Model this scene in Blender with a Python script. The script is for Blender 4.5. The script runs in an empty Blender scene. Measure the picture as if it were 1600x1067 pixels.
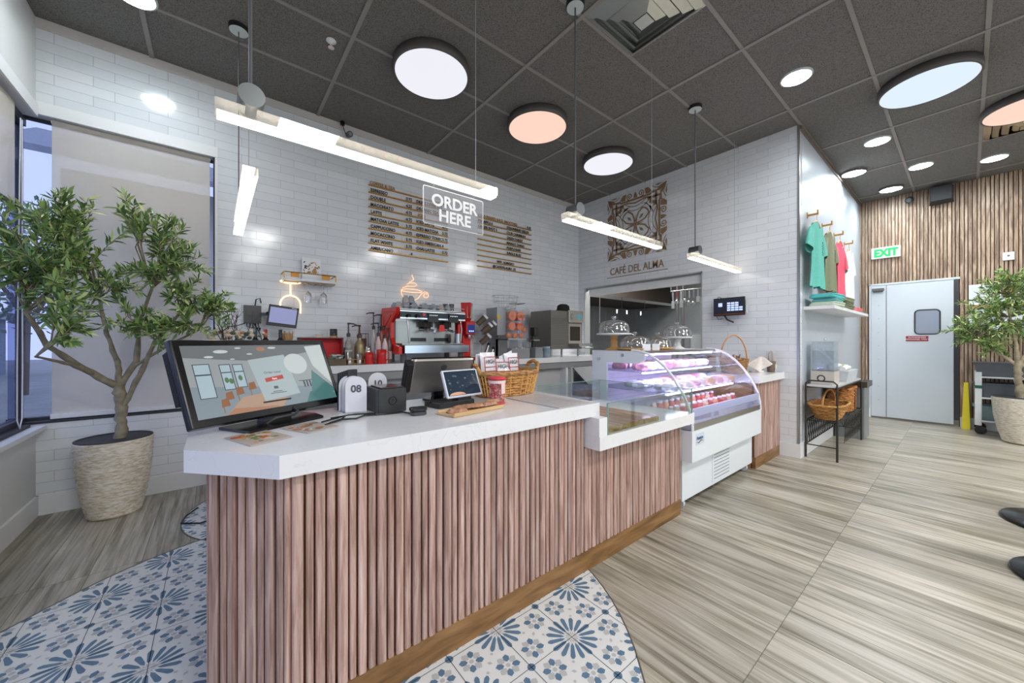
import bpy, bmesh, math, random
from mathutils import Vector, Matrix
PI = math.pi
random.seed(7)
scene = bpy.context.scene
C = scene.collection
# ------------------------------------------------------------------ camera
F = 574.2
cd = bpy.data.cameras.new('camera'); cam = bpy.data.objects.new('camera', cd); C.objects.link(cam)
cd.sensor_width = 36.0; cd.lens = F * 36.0 / 1600.0; cd.clip_start = 0.05; cd.clip_end = 200
cam.location = (0, 0, 1.25)
cam.rotation_euler = (PI/2, 0, 0.8909 - PI/2)
scene.camera = cam
# ------------------------------------------------------------------ world, exposure, lights
w = bpy.data.worlds.new('sky'); scene.world = w; w.use_nodes = True
bg = w.node_tree.nodes['Background']; bg.inputs[0].default_value = (0.84, 0.91, 1.0, 1); bg.inputs[1].default_value = 2.2
vs = scene.view_settings
vs.view_transform = 'Standard'; vs.look = 'None'; vs.gamma = 1; vs.use_curve_mapping = False; vs.exposure = 0.0
LP_DOWN = 5.0      # watts of one small downlight
LP_FILL = 58.0      # watts of one unseen fill lamp added behind the camera
BAR_E = 5.0         # emission of the linear pendants

# ------------------------------------------------------------------ material helpers
MATS = {}
def lin(c):
    return tuple(((v/255)/12.92 if v/255 <= .04045 else (((v/255)+.055)/1.055)**2.4) for v in c)
def newmat(name):
    m = bpy.data.materials.new(name); m.use_nodes = True
    nt = m.node_tree; b = nt.nodes['Principled BSDF']
    return m, nt, b
def M(name, rgb=(200,200,200), rough=.5, metal=0.0, emit=None, es=1.0, noise=None, coat=0.0):
    if name in MATS: return MATS[name]
    m, nt, b = newmat(name)
    c = lin(rgb)
    b.inputs['Base Color'].default_value = (*c, 1); b.inputs['Roughness'].default_value = rough; b.inputs['Metallic'].default_value = metal
    if coat: b.inputs['Coat Weight'].default_value = coat
    if emit: b.inputs['Emission Color'].default_value = (*lin(emit), 1); b.inputs['Emission Strength'].default_value = es
    if noise:      # (scale, amount, bump)
        tc = nt.nodes.new('ShaderNodeTexCoord'); n = nt.nodes.new('ShaderNodeTexNoise'); n.inputs['Scale'].default_value = noise[0]; n.inputs['Detail'].default_value = 6
        nt.links.new(tc.outputs['Object'], n.inputs['Vector'])
        r = nt.nodes.new('ShaderNodeMapRange'); r.inputs[1].default_value = .3; r.inputs[2].default_value = .7; r.inputs[3].default_value = 1-noise[1]; r.inputs[4].default_value = 1+noise[1]
        nt.links.new(n.outputs[0], r.inputs[0])
        mx = nt.nodes.new('ShaderNodeVectorMath'); mx.operation = 'SCALE'; mx.inputs[0].default_value = c
        nt.links.new(r.outputs[0], mx.inputs['Scale']); nt.links.new(mx.outputs[0], b.inputs['Base Color'])
        if noise[2]:
            bp = nt.nodes.new('ShaderNodeBump'); bp.inputs['Strength'].default_value = noise[2]; bp.inputs['Distance'].default_value = .005
            nt.links.new(n.outputs[0], bp.inputs['Height']); nt.links.new(bp.outputs[0], b.inputs['Normal'])
    MATS[name] = m
    return m
def GLASS(name, tint=(255,255,255), gloss=.12, rough=.02, haze=0.0, hazec=(255,255,255)):
    if name in MATS: return MATS[name]
    m = bpy.data.materials.new(name); m.use_nodes = True; nt = m.node_tree; nt.nodes.clear()
    o = nt.nodes.new('ShaderNodeOutputMaterial'); t = nt.nodes.new('ShaderNodeBsdfTransparent'); t.inputs[0].default_value = (*lin(tint), 1)
    g = nt.nodes.new('ShaderNodeBsdfGlossy'); g.inputs['Roughness'].default_value = rough
    lw = nt.nodes.new('ShaderNodeLayerWeight'); lw.inputs[0].default_value = .35
    mr = nt.nodes.new('ShaderNodeMapRange'); mr.inputs[3].default_value = gloss*.5; mr.inputs[4].default_value = min(1, gloss*2.6)
    mx = nt.nodes.new('ShaderNodeMixShader')
    nt.links.new(lw.outputs['Fresnel'], mr.inputs[0]); nt.links.new(mr.outputs[0], mx.inputs[0])
    nt.links.new(t.outputs[0], mx.inputs[1]); nt.links.new(g.outputs[0], mx.inputs[2])
    last = mx.outputs[0]
    if haze:
        d = nt.nodes.new('ShaderNodeBsdfDiffuse'); d.inputs[0].default_value = (*lin(hazec), 1)
        m2 = nt.nodes.new('ShaderNodeMixShader'); m2.inputs[0].default_value = haze
        nt.links.new(last, m2.inputs[1]); nt.links.new(d.outputs[0], m2.inputs[2]); last = m2.outputs[0]
    nt.links.new(last, o.inputs[0]); MATS[name] = m
    return m
def ramp(nt, stops):
    r = nt.nodes.new('ShaderNodeValToRGB'); e = r.color_ramp.elements
    while len(e) < len(stops): e.new(.5)
    for i, (p, c) in enumerate(stops): e[i].position = p; e[i].color = (*lin(c), 1)
    return r
def coords(nt, order, sc=(1,1,1), off=(0,0,0)):
    """object coordinates re-ordered, e.g. 'xz' puts x,z into u,v"""
    tc = nt.nodes.new('ShaderNodeTexCoord'); s = nt.nodes.new('ShaderNodeSeparateXYZ'); c = nt.nodes.new('ShaderNodeCombineXYZ'); mp = nt.nodes.new('ShaderNodeMapping')
    nt.links.new(tc.outputs['Object'], s.inputs[0])
    for i, ch in enumerate(order): nt.links.new(s.outputs['xyz'.index(ch)], c.inputs[i])
    nt.links.new(c.outputs[0], mp.inputs[0]); mp.inputs['Scale'].default_value = sc; mp.inputs['Location'].default_value = off
    return mp.outputs[0]
def walltile(name, order):
    m, nt, b = newmat(name)
    v = coords(nt, order)
    br = nt.nodes.new('ShaderNodeTexBrick'); br.offset = .37; br.offset_frequency = 2; br.squash = 1
    br.inputs['Scale'].default_value = 1; br.inputs['Brick Width'].default_value = .305; br.inputs['Row Height'].default_value = .0762
    br.inputs['Mortar Size'].default_value = .0016; br.inputs['Mortar Smooth'].default_value = .1
    br.inputs['Color1'].default_value = (*lin((232,235,239)), 1); br.inputs['Color2'].default_value = (*lin((224,228,233)), 1); br.inputs['Mortar'].default_value = (*lin((188,190,194)), 1)
    nt.links.new(v, br.inputs['Vector']); nt.links.new(br.outputs[0], b.inputs['Base Color'])
    n = nt.nodes.new('ShaderNodeTexNoise'); n.inputs['Scale'].default_value = 7; nt.links.new(v, n.inputs['Vector'])
    inv = nt.nodes.new('ShaderNodeMath'); inv.operation = 'MULTIPLY_ADD'; inv.inputs[1].default_value = -1.0; inv.inputs[2].default_value = 1.0
    nt.links.new(br.outputs['Fac'], inv.inputs[0])
    ad = nt.nodes.new('ShaderNodeMath'); ad.operation = 'MULTIPLY_ADD'; ad.inputs[1].default_value = .9; nt.links.new(n.outputs[0], ad.inputs[0]); nt.links.new(inv.outputs[0], ad.inputs[2])
    bp = nt.nodes.new('ShaderNodeBump'); bp.inputs['Strength'].default_value = .5; bp.inputs['Distance'].default_value = .002
    nt.links.new(ad.outputs[0], bp.inputs['Height']); nt.links.new(bp.outputs[0], b.inputs['Normal'])
    b.inputs['Roughness'].default_value = .13; MATS[name] = m
    return m
def woodmat(name, order, stops, stretch=(1,14,1), scale=3.0, rough=.45, slat=None, bump=.15):
    """grain runs along the second coordinate; slat = width over which the tone jumps along the first"""
    if name in MATS: return MATS[name]
    m, nt, b = newmat(name)
    v = coords(nt, order)
    if slat:
        ge = nt.nodes.new('ShaderNodeNewGeometry')
        wn = nt.nodes.new('ShaderNodeTexWhiteNoise'); wn.noise_dimensions = '1D'
        ml = nt.nodes.new('ShaderNodeMath'); ml.operation = 'MULTIPLY'; ml.inputs[1].default_value = 91.7; nt.links.new(ge.outputs['Random Per Island'], ml.inputs[0]); nt.links.new(ml.outputs[0], wn.inputs['W'])
        sc = nt.nodes.new('ShaderNodeVectorMath'); sc.operation = 'SCALE'; sc.inputs['Scale'].default_value = 9; nt.links.new(wn.outputs['Color'], sc.inputs[0])
        ad = nt.nodes.new('ShaderNodeVectorMath'); ad.operation = 'ADD'; nt.links.new(v, ad.inputs[0]); nt.links.new(sc.outputs[0], ad.inputs[1]); v = ad.outputs[0]
    mp = nt.nodes.new('ShaderNodeMapping'); mp.inputs['Scale'].default_value = (stretch[1], stretch[0], stretch[1]); nt.links.new(v, mp.inputs[0])
    n = nt.nodes.new('ShaderNodeTexNoise'); n.inputs['Scale'].default_value = scale; n.inputs['Detail'].default_value = 8; n.inputs['Roughness'].default_value = .62; n.inputs['Distortion'].default_value = .5
    nt.links.new(mp.outputs[0], n.inputs['Vector'])
    r = ramp(nt, stops); nt.links.new(n.outputs[0], r.inputs[0])
    out = r.outputs[0]
    if slat:
        mr = nt.nodes.new('ShaderNodeMapRange'); mr.inputs[3].default_value = .8; mr.inputs[4].default_value = 1.15; nt.links.new(wn.outputs[0], mr.inputs[0])
        s2 = nt.nodes.new('ShaderNodeVectorMath'); s2.operation = 'SCALE'; nt.links.new(out, s2.inputs[0]); nt.links.new(mr.outputs[0], s2.inputs['Scale']); out = s2.outputs[0]
    nt.links.new(out, b.inputs['Base Color']); b.inputs['Roughness'].default_value = rough
    bp = nt.nodes.new('ShaderNodeBump'); bp.inputs['Strength'].default_value = bump; bp.inputs['Distance'].default_value = .003
    nt.links.new(n.outputs[0], bp.inputs['Height']); nt.links.new(bp.outputs[0], b.inputs['Normal'])
    MATS[name] = m
    return m
def floormat():
    m, nt, b = newmat('wood_look_floor_plank')
    v = coords(nt, 'yxz', off=(-.515, .12, 0))
    br = nt.nodes.new('ShaderNodeTexBrick'); br.offset = .0; br.offset_frequency = 2
    for k, val in (('Scale',1),('Brick Width',1.22),('Row Height',.203),('Mortar Size',.0016),('Mortar Smooth',.05)): br.inputs[k].default_value = val
    br.inputs['Color1'].default_value = (.78,.78,.78,1); br.inputs['Color2'].default_value = (1.1,1.1,1.1,1); br.inputs['Mortar'].default_value = (.35,.33,.30,1)
    nt.links.new(v, br.inputs['Vector'])
    wn = nt.nodes.new('ShaderNodeTexWhiteNoise'); wn.noise_dimensions = '2D'
    sp = nt.nodes.new('ShaderNodeSeparateXYZ'); nt.links.new(v, sp.inputs[0]); cb = nt.nodes.new('ShaderNodeCombineXYZ')
    for i, d in ((0, 1.22), (1, .203)):
        dv = nt.nodes.new('ShaderNodeMath'); dv.operation = 'DIVIDE'; dv.inputs[1].default_value = d; nt.links.new(sp.outputs[i], dv.inputs[0])
        fl = nt.nodes.new('ShaderNodeMath'); fl.operation = 'FLOOR'; nt.links.new(dv.outputs[0], fl.inputs[0]); nt.links.new(fl.outputs[0], cb.inputs[i])
    nt.links.new(cb.outputs[0], wn.inputs['Vector'])
    sc = nt.nodes.new('ShaderNodeVectorMath'); sc.operation = 'SCALE'; sc.inputs['Scale'].default_value = 7; nt.links.new(wn.outputs['Color'], sc.inputs[0])
    ad = nt.nodes.new('ShaderNodeVectorMath'); ad.operation = 'ADD'; nt.links.new(v, ad.inputs[0]); nt.links.new(sc.outputs[0], ad.inputs[1])
    def grain(sx, sy, scale, det, dist):
        mp = nt.nodes.new('ShaderNodeMapping'); mp.inputs['Scale'].default_value = (sx, sy, 1); nt.links.new(ad.outputs[0], mp.inputs[0])
        n = nt.nodes.new('ShaderNodeTexNoise'); n.inputs['Scale'].default_value = scale; n.inputs['Detail'].default_value = det; n.inputs['Roughness'].default_value = .6; n.inputs['Distortion'].default_value = dist
        nt.links.new(mp.outputs[0], n.inputs['Vector']); return n.outputs[0]
    a = grain(.9, 22, 1.6, 8, .6); c2 = grain(1.2, 7, 1.2, 3, .3)
    r1 = ramp(nt, [(.30,(118,110,96)), (.44,(164,158,144)), (.56,(190,185,174)), (.72,(208,204,196))]); nt.links.new(a, r1.inputs[0])
    r2 = ramp(nt, [(.32,(196,196,184)), (.50,(244,242,236)), (.68,(255,255,255))]); nt.links.new(c2, r2.inputs[0])
    m1 = nt.nodes.new('ShaderNodeMix'); m1.data_type = 'RGBA'; m1.blend_type = 'MULTIPLY'; m1.inputs[0].default_value = 1
    nt.links.new(r1.outputs[0], m1.inputs[6]); nt.links.new(r2.outputs[0], m1.inputs[7])
    m2 = nt.nodes.new('ShaderNodeMix'); m2.data_type = 'RGBA'; m2.blend_type = 'MULTIPLY'; m2.inputs[0].default_value = 1
    nt.links.new(m1.outputs[2], m2.inputs[6]); nt.links.new(br.outputs[0], m2.inputs[7]); nt.links.new(m2.outputs[2], b.inputs['Base Color'])
    b.inputs['Roughness'].default_value = .34
    bp = nt.nodes.new('ShaderNodeBump'); bp.inputs['Strength'].default_value = .12; bp.inputs['Distance'].default_value = .002; nt.links.new(a, bp.inputs['Height']); nt.links.new(bp.outputs[0], b.inputs['Normal'])
    return m
def ceilmat():
    m, nt, b = newmat('dark_acoustic_tile')
    v = coords(nt, 'xyz')
    n = nt.nodes.new('ShaderNodeTexNoise'); n.inputs['Scale'].default_value = 190; n.inputs['Detail'].default_value = 3; nt.links.new(v, n.inputs['Vector'])
    r = ramp(nt, [(.34,(64,62,61)), (.46,(112,110,108)), (.65,(128,125,122))]); nt.links.new(n.outputs[0], r.inputs[0]); nt.links.new(r.outputs[0], b.inputs['Base Color'])
    b.inputs['Roughness'].default_value = .9
    bp = nt.nodes.new('ShaderNodeBump'); bp.inputs['Strength'].default_value = .4; bp.inputs['Distance'].default_value = .004; nt.links.new(n.outputs[0], bp.inputs['Height']); nt.links.new(bp.outputs[0], b.inputs['Normal'])
    return m
def quartzmat():
    m, nt, b = newmat('white_quartz')
    v = coords(nt, 'xyz')
    n = nt.nodes.new('ShaderNodeTexNoise'); n.inputs['Scale'].default_value = 5; n.inputs['Detail'].default_value = 9; n.inputs['Distortion'].default_value = 1.6; nt.links.new(v, n.inputs['Vector'])
    r = ramp(nt, [(.0,(236,236,238)), (.492,(236,236,238)), (.5,(214,215,220)), (.508,(237,237,239)), (1,(240,240,241))]); nt.links.new(n.outputs[0], r.inputs[0])
    n2 = nt.nodes.new('ShaderNodeTexNoise'); n2.inputs['Scale'].default_value = 1.7; n2.inputs['Detail'].default_value = 4; nt.links.new(v, n2.inputs['Vector'])
    r2 = ramp(nt, [(.42,(238,238,240)), (.6,(255,255,255))]); nt.links.new(n2.outputs[0], r2.inputs[0])
    mx = nt.nodes.new('ShaderNodeMix'); mx.data_type = 'RGBA'; mx.blend_type = 'MIX'; nt.links.new(n2.outputs[0], mx.inputs[0]); nt.links.new(r.outputs[0], mx.inputs[6]); mx.inputs[7].default_value = (*lin((236,236,238)), 1)
    nt.links.new(mx.outputs[2], b.inputs['Base Color']); b.inputs['Roughness'].default_value = .16
    return m
def wickermat(name, a, c, scale=90):
    if name in MATS: return MATS[name]
    m, nt, b = newmat(name)
    v = coords(nt, 'xyz')
    wv = nt.nodes.new('ShaderNodeTexNoise'); mp = nt.nodes.new('ShaderNodeMapping'); mp.inputs['Scale'].default_value = (.35,.35,1.6); nt.links.new(v, mp.inputs[0]); nt.links.new(mp.outputs[0], wv.inputs['Vector'])
    wv.inputs['Scale'].default_value = scale; wv.inputs['Detail'].default_value = 2
    r = ramp(nt, [(.35, c), (.6, a)]); nt.links.new(wv.outputs[0], r.inputs[0]); nt.links.new(r.outputs[0], b.inputs['Base Color'])
    b.inputs['Roughness'].default_value = .7
    bp = nt.nodes.new('ShaderNodeBump'); bp.inputs['Strength'].default_value = .8; bp.inputs['Distance'].default_value = .004; nt.links.new(wv.outputs[0], bp.inputs['Height']); nt.links.new(bp.outputs[0], b.inputs['Normal'])
    MATS[name] = m
    return m

# ------------------------------------------------------------------ mesh builder
class MB:
    def __init__(s): s.v = []; s.f = []; s.m = []; s.sm = []; s.mi = 0; s.T = None
    def add(s, verts, faces, smooth=False):
        o = len(s.v)
        if s.T is not None: verts = [tuple(s.T @ Vector(p)) for p in verts]
        s.v += [tuple(p) for p in verts]
        for f in faces: s.f.append([i+o for i in f]); s.m.append(s.mi); s.sm.append(smooth)
        return s
    def box(s, x0, x1, y0, y1, z0, z1):
        return s.add([(x0,y0,z0),(x1,y0,z0),(x1,y1,z0),(x0,y1,z0),(x0,y0,z1),(x1,y0,z1),(x1,y1,z1),(x0,y1,z1)],
                     [(0,3,2,1),(4,5,6,7),(0,1,5,4),(1,2,6,5),(2,3,7,6),(3,0,4,7)])
    def bbox(s, x0, x1, y0, y1, z0, z1, r=.01, seg=3):
        """box rounded in plan (vertical edges) with small top chamfer"""
        pts = []
        for cx, cy, a0 in ((x1-r,y1-r,0),(x0+r,y1-r,PI/2),(x0+r,y0+r,PI),(x1-r,y0+r,1.5*PI)):
            for k in range(seg+1):
                a = a0+PI/2*k/seg; pts.append((cx+r*math.cos(a), cy+r*math.sin(a)))
        c = min(r*.4, (z1-z0)*.2); n = len(pts); mx, my = (x0+x1)/2, (y0+y1)/2
        fx = 1-c/max(1e-6,(x1-x0)/2); fy = 1-c/max(1e-6,(y1-y0)/2)
        ins = [(mx+(p[0]-mx)*fx, my+(p[1]-my)*fy) for p in pts]
        V = [(p[0],p[1],z0) for p in ins]+[(p[0],p[1],z0+c) for p in pts]+[(p[0],p[1],z1-c) for p in pts]+[(p[0],p[1],z1) for p in ins]
        Fc = [list(range(n))[::-1], [3*n+i for i in range(n)]]
        for L in range(3):
            for i in range(n): j = (i+1) % n; Fc.append((L*n+i, L*n+j, (L+1)*n+j, (L+1)*n+i))
        return s.add(V, Fc)
    def prism(s, pts, z0, z1):
        n = len(pts)
        return s.add([(p[0],p[1],z0) for p in pts]+[(p[0],p[1],z1) for p in pts],
                     [list(range(n))[::-1], list(range(n,2*n))]+[(i,(i+1)%n,n+(i+1)%n,n+i) for i in range(n)])
    def cyl(s, p0, p1, r0, r1=None, n=16, cap=True, smooth=True):
        r1 = r0 if r1 is None else r1
        p0, p1 = Vector(p0), Vector(p1); d = (p1-p0).normalized()
        a = d.cross(Vector((0,0,1)))
        if a.length < 1e-3: a = Vector((1,0,0))
        a.normalize(); b = d.cross(a)
        V = []
        for p, r in ((p0,r0),(p1,r1)):
            for k in range(n): t = 2*PI*k/n; V.append(p+a*(r*math.cos(t))+b*(r*math.sin(t)))
        s.add(V, [(i,(i+1)%n,n+(i+1)%n,n+i) for i in range(n)], smooth)
        if cap: s.add(V, [list(range(n))[::-1], list(range(n,2*n))])
        return s
    def tube(s, pts, r, n=8, closed=False):
        pts = [Vector(p) for p in pts]; N = len(pts); V = []; rr = r if isinstance(r, (list,tuple)) else [r]*N
        up = Vector((0,0,1)); prev = None
        for i, p in enumerate(pts):
            if closed: d = pts[(i+1)%N]-pts[i-1]
            else: d = pts[min(i+1,N-1)]-pts[max(i-1,0)]
            d.normalize()
            if prev is None:
                a = d.cross(up)
                if a.length < .05: a = d.cross(Vector((1,0,0)))
            else:
                a = prev-d*prev.dot(d)
                if a.length < 1e-4: a = d.cross(Vector((1,0,0)))
            a.normalize(); prev = a; b = d.cross(a)
            for k in range(n): t = 2*PI*k/n; V.append(p+a*(rr[i]*math.cos(t))+b*(rr[i]*math.sin(t)))
        Fc = []
        for i in range(N if closed else N-1):
            for k in range(n):
                j = (i+1) % N; Fc.append((i*n+k, i*n+(k+1)%n, j*n+(k+1)%n, j*n+k))
        s.add(V, Fc, True)
        if not closed: s.add(V, [list(range(n))[::-1], [(N-1)*n+k for k in range(n)]])
        return s
    def lathe(s, prof, c=(0,0,0), n=32, sx=1, sy=1, smooth=True):
        V = []
        for r, z in prof:
            for k in range(n): t = 2*PI*k/n; V.append((c[0]+r*sx*math.cos(t), c[1]+r*sy*math.sin(t), c[2]+z))
        Fc = []
        for i in range(len(prof)-1):
            for k in range(n): Fc.append((i*n+k, i*n+(k+1)%n, (i+1)*n+(k+1)%n, (i+1)*n+k))
        s.add(V, Fc, smooth)
        if prof[0][0] > 1e-5: s.add(V[:n], [list(range(n))[::-1]])
        if prof[-1][0] > 1e-5: s.add(V[-n:], [list(range(n))])
        return s
    def ball(s, c, r, n=12, sz=1.0):
        prof = [(max(1e-6, r*math.sin(PI*i/(n//2))), -r*sz*math.cos(PI*i/(n//2))) for i in range(n//2+1)]
        return s.lathe(prof, c, n)
    def build(s, name, mats, parent=None, loc=(0,0,0)):
        me = bpy.data.meshes.new(name); me.from_pydata(s.v, [], s.f)
        if not isinstance(mats, (list,tuple)): mats = [mats]
        for m in mats: me.materials.append(m)
        me.polygons.foreach_set('material_index', s.m); me.polygons.foreach_set('use_smooth', s.sm)
        me.update()
        o = bpy.data.objects.new(name, me); C.objects.link(o); o.location = loc
        if parent: o.parent = parent
        return o
def box(*a): return MB().box(*a)
def bbox(*a, **k): return MB().bbox(*a, **k)
def tag(o, label, cat, group=None, kind=None):
    o['label'] = label; o['category'] = cat
    if group: o['group'] = group
    if kind: o['kind'] = kind
    return o
def thing(name, label, cat, loc=(0,0,0), rz=0, group=None, rx=0, ry=0):
    o = bpy.data.objects.new(name, None); o.empty_display_size = .1; C.objects.link(o); o.location = loc; o.rotation_euler = (rx, ry, rz)
    return tag(o, label, cat, group)
def struct(name, mb, m, parent=None):
    o = mb.build(name, m, parent)
    if not parent: o['kind'] = 'structure'
    return o
def copy_tree(o, parent=None):
    c = o.copy(); C.objects.link(c)
    if parent: c.parent = parent
    for ch in list(o.children): copy_tree(ch, c)
    return c
def dup(o, loc, rz=None, label=None):
    c = copy_tree(o); c.location = loc
    if rz is not None: c.rotation_euler[2] = rz
    if label: c['label'] = label
    return c
def text(txt, name, mat, size, depth=.002, parent=None, loc=(0,0,0), rot=(PI/2,0,0), align='LEFT', sx=1.0, bold=0.0, spacing=1.0):
    """writing as a mesh (flat letters with a little thickness)"""
    cu = bpy.data.curves.new(name, 'FONT'); cu.body = txt; cu.size = size; cu.extrude = depth; cu.align_x = align; cu.offset = bold; cu.space_character = spacing
    cu.resolution_u = 3
    t = bpy.data.objects.new(name, cu); C.objects.link(t)
    dg = bpy.context.evaluated_depsgraph_get(); me = bpy.data.meshes.new_from_object(t.evaluated_get(dg))
    bpy.data.objects.remove(t); bpy.data.curves.remove(cu)
    me.materials.clear(); me.materials.append(mat)
    o = bpy.data.objects.new(name, me); C.objects.link(o); o.location = loc; o.rotation_euler = rot; o.scale = (sx,1,1)
    if parent: o.parent = parent
    return o
def mergetext(rows, name, mat, parent, size, depth=.002):
    """rows: (string, x, z, y); one mesh of letters facing -Y"""
    mb = MB()
    for r in rows:
        s, x, z, y = r[:4]; sz = r[4] if len(r) > 4 else size
        cu = bpy.data.curves.new('t', 'FONT'); cu.body = s; cu.size = sz; cu.extrude = depth; cu.space_character = 1.06; cu.resolution_u = 2; cu.offset = .0012
        t = bpy.data.objects.new('t', cu); C.objects.link(t)
        me = bpy.data.meshes.new_from_object(t.evaluated_get(bpy.context.evaluated_depsgraph_get()))
        mb.add([(x+v.co.x*.80, y-v.co.z, z+v.co.y) for v in me.vertices], [list(p.vertices) for p in me.polygons])
        bpy.data.objects.remove(t); bpy.data.curves.remove(cu); bpy.data.meshes.remove(me)
    return mb.build(name, mat, parent)

# ------------------------------------------------------------------ materials
WHITE = M('white_paint', (235,236,238), .45); WHITE_GL = M('white_gloss', (232,236,242), .18)
GREYBEIGE = M('pale_wall_paint', (218,219,218), .5)
BLACK = M('black_plastic', (18,18,20), .22); BLACKM = M('black_matte', (26,26,27), .7)
DGREY = M('dark_grey_plastic', (58,58,60), .4); STEEL = M('brushed_steel', (190,190,188), .28, 1.0); CHROME = M('chrome', (225,225,228), .08, 1.0)
SSTEEL = M('satin_steel', (150,152,155), .38, .85, noise=(3,.12,0))
GOLD = M('brushed_gold', (186,142,70), .35, .6); RED = M('red_enamel', (206,34,30), .3); TILE_W = walltile('glazed_subway_tile_long_wall', 'xz'); TILE_L = walltile('glazed_subway_tile_side_wall', 'yz')
QUARTZ = quartzmat()
WALNUT = [(.28,(122,90,78)), (.44,(172,138,126)), (.56,(200,168,156)), (.72,(220,196,186))]
SLATX = woodmat('walnut_slat_front', 'xzy', WALNUT, (1,20,1), 3.0, slat=.0366)
SLATY = woodmat('walnut_slat_wall', 'yzx', [(.28,(110,88,72)), (.44,(150,126,106)), (.56,(178,154,132)), (.72,(200,180,160))], (1,10,1), 3.2, slat=.058)
GROOVE = M('slat_groove', (92,58,34), .7)
OAK = woodmat('oak_kick_board', 'zxy', [(.3,(96,66,34)), (.5,(138,100,58)), (.7,(162,124,78))], (1,8,1), 2.5)
BOARDM = woodmat('live_edge_board', 'xyz', [(.3,(118,78,54)), (.5,(176,128,96)), (.7,(212,170,134))], (1,9,1), 2.5, rough=.25)
PALEWOOD = woodmat('pale_wood', 'yxz', [(.3,(196,158,108)), (.6,(222,188,140))], (1,8,1), 3)
LWOOD = M('light_wood', (206,166,112), .5, noise=(18,.12,.1))
WICK = wickermat('honey_wicker', (214,160,92), (128,82,36)); WICKD = wickermat('brown_wicker', (176,132,80), (92,60,30))
CLEAR = GLASS('clear_glass', (248,252,252), .10); ACRYL = GLASS('clear_acrylic', (240,246,250), .09, haze=.05); DOMEG = GLASS('dome_glass', (252,253,254), .34, haze=.05)
GREENG = GLASS('green_edge_glass', (246,252,250), .10)

# ================================================================== THE SETTING
CE = 3.576
XW, YM, XL, YS, XF, YB = -1.0, 4.2, 4.87, 1.13, 8.45, -5.5
FLOORM = floormat()
fl = MB().box(-1.15, 9.3, YB-.15, 5.45, -.08, 0)
floor = struct('floor', fl, FLOORM)
# patterned cement-look tile inlaid in the planks: straight-sided tiles, curved edge
TP = .2286; TX, TY = 1.172, 1.048
def rmain(deg):
    t = [(-180,1.34),(-42,1.36),(-13,1.43),(45,1.43),(104,1.405),(116,1.376),(130,1.33),(180,1.34)]
    for (a, r), (b, s) in zip(t, t[1:]):
        if a <= deg <= b: return r+(s-r)*(deg-a)/(b-a)
    return 1.34
REG1 = [(.21+rmain(d)*math.cos(math.radians(d)), 1.65+rmain(d)*math.sin(math.radians(d))) for d in range(-180, 180, 4)]
REG2 = [(.37+.55*math.cos(math.radians(d)), 3.38+.58*math.sin(math.radians(d))) for d in range(-180, 180, 6)]
def clip(poly, reg):
    out = poly
    for i in range(len(reg)):
        a, b = reg[i], reg[(i+1) % len(reg)]; inp = out; out = []
        if not inp: break
        side = lambda p: (b[0]-a[0])*(p[1]-a[1])-(b[1]-a[1])*(p[0]-a[0])
        for k in range(len(inp)):
            p, q = inp[k-1], inp[k]; sp, sq = side(p), side(q)
            if (sp >= 0) != (sq >= 0):
                t = sp/(sp-sq); out.append((p[0]+t*(q[0]-p[0]), p[1]+t*(q[1]-p[1])))
            if sq >= 0: out.append(q)
    return out
def inside(p, reg): return all((reg[(i+1)%len(reg)][0]-reg[i][0])*(p[1]-reg[i][1])-(reg[(i+1)%len(reg)][1]-reg[i][1])*(p[0]-reg[i][0]) >= 0 for i in range(len(reg)))
inl = MB()
for reg in (REG1, REG2): inl.mi = 0; inl.prism(reg, -.01, .002)
def piece(cx, cy, ang, pts, mi):
    ca, sa = math.cos(ang), math.sin(ang)
    P = [(cx+TP*(x*ca-y*sa), cy+TP*(x*sa+y*ca)) for x, y in pts]
    if (P[1][0]-P[0][0])*(P[2][1]-P[1][1])-(P[1][1]-P[0][1])*(P[2][0]-P[1][0]) < 0: P = P[::-1]
    for n, reg in enumerate((REG1, REG2)):
        q = clip(P, reg)
        if n == 1 and inside((sum(p[0] for p in P)/len(P), sum(p[1] for p in P)/len(P)), REG1): continue
        if len(q) >= 3:
            inl.mi = mi; inl.add([(p[0],p[1],.0026) for p in q], [list(range(len(q)))])
PET = [(.13,0),(.20,-.030),(.42,-.044),(.47,-.018),(.47,.018),(.42,.044),(.20,.030)]
SPK = [(.03,0),(.09,-.012),(.15,0),(.09,.012)]
RP = [(.066,0),(.105,-.046),(.170,-.056),(.218,0),(.170,.056),(.105,.046)]
def ngon(r, n, a0=0): return [(r*math.cos(a0+2*PI*k/n), r*math.sin(a0+2*PI*k/n)) for k in range(n)]
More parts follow.
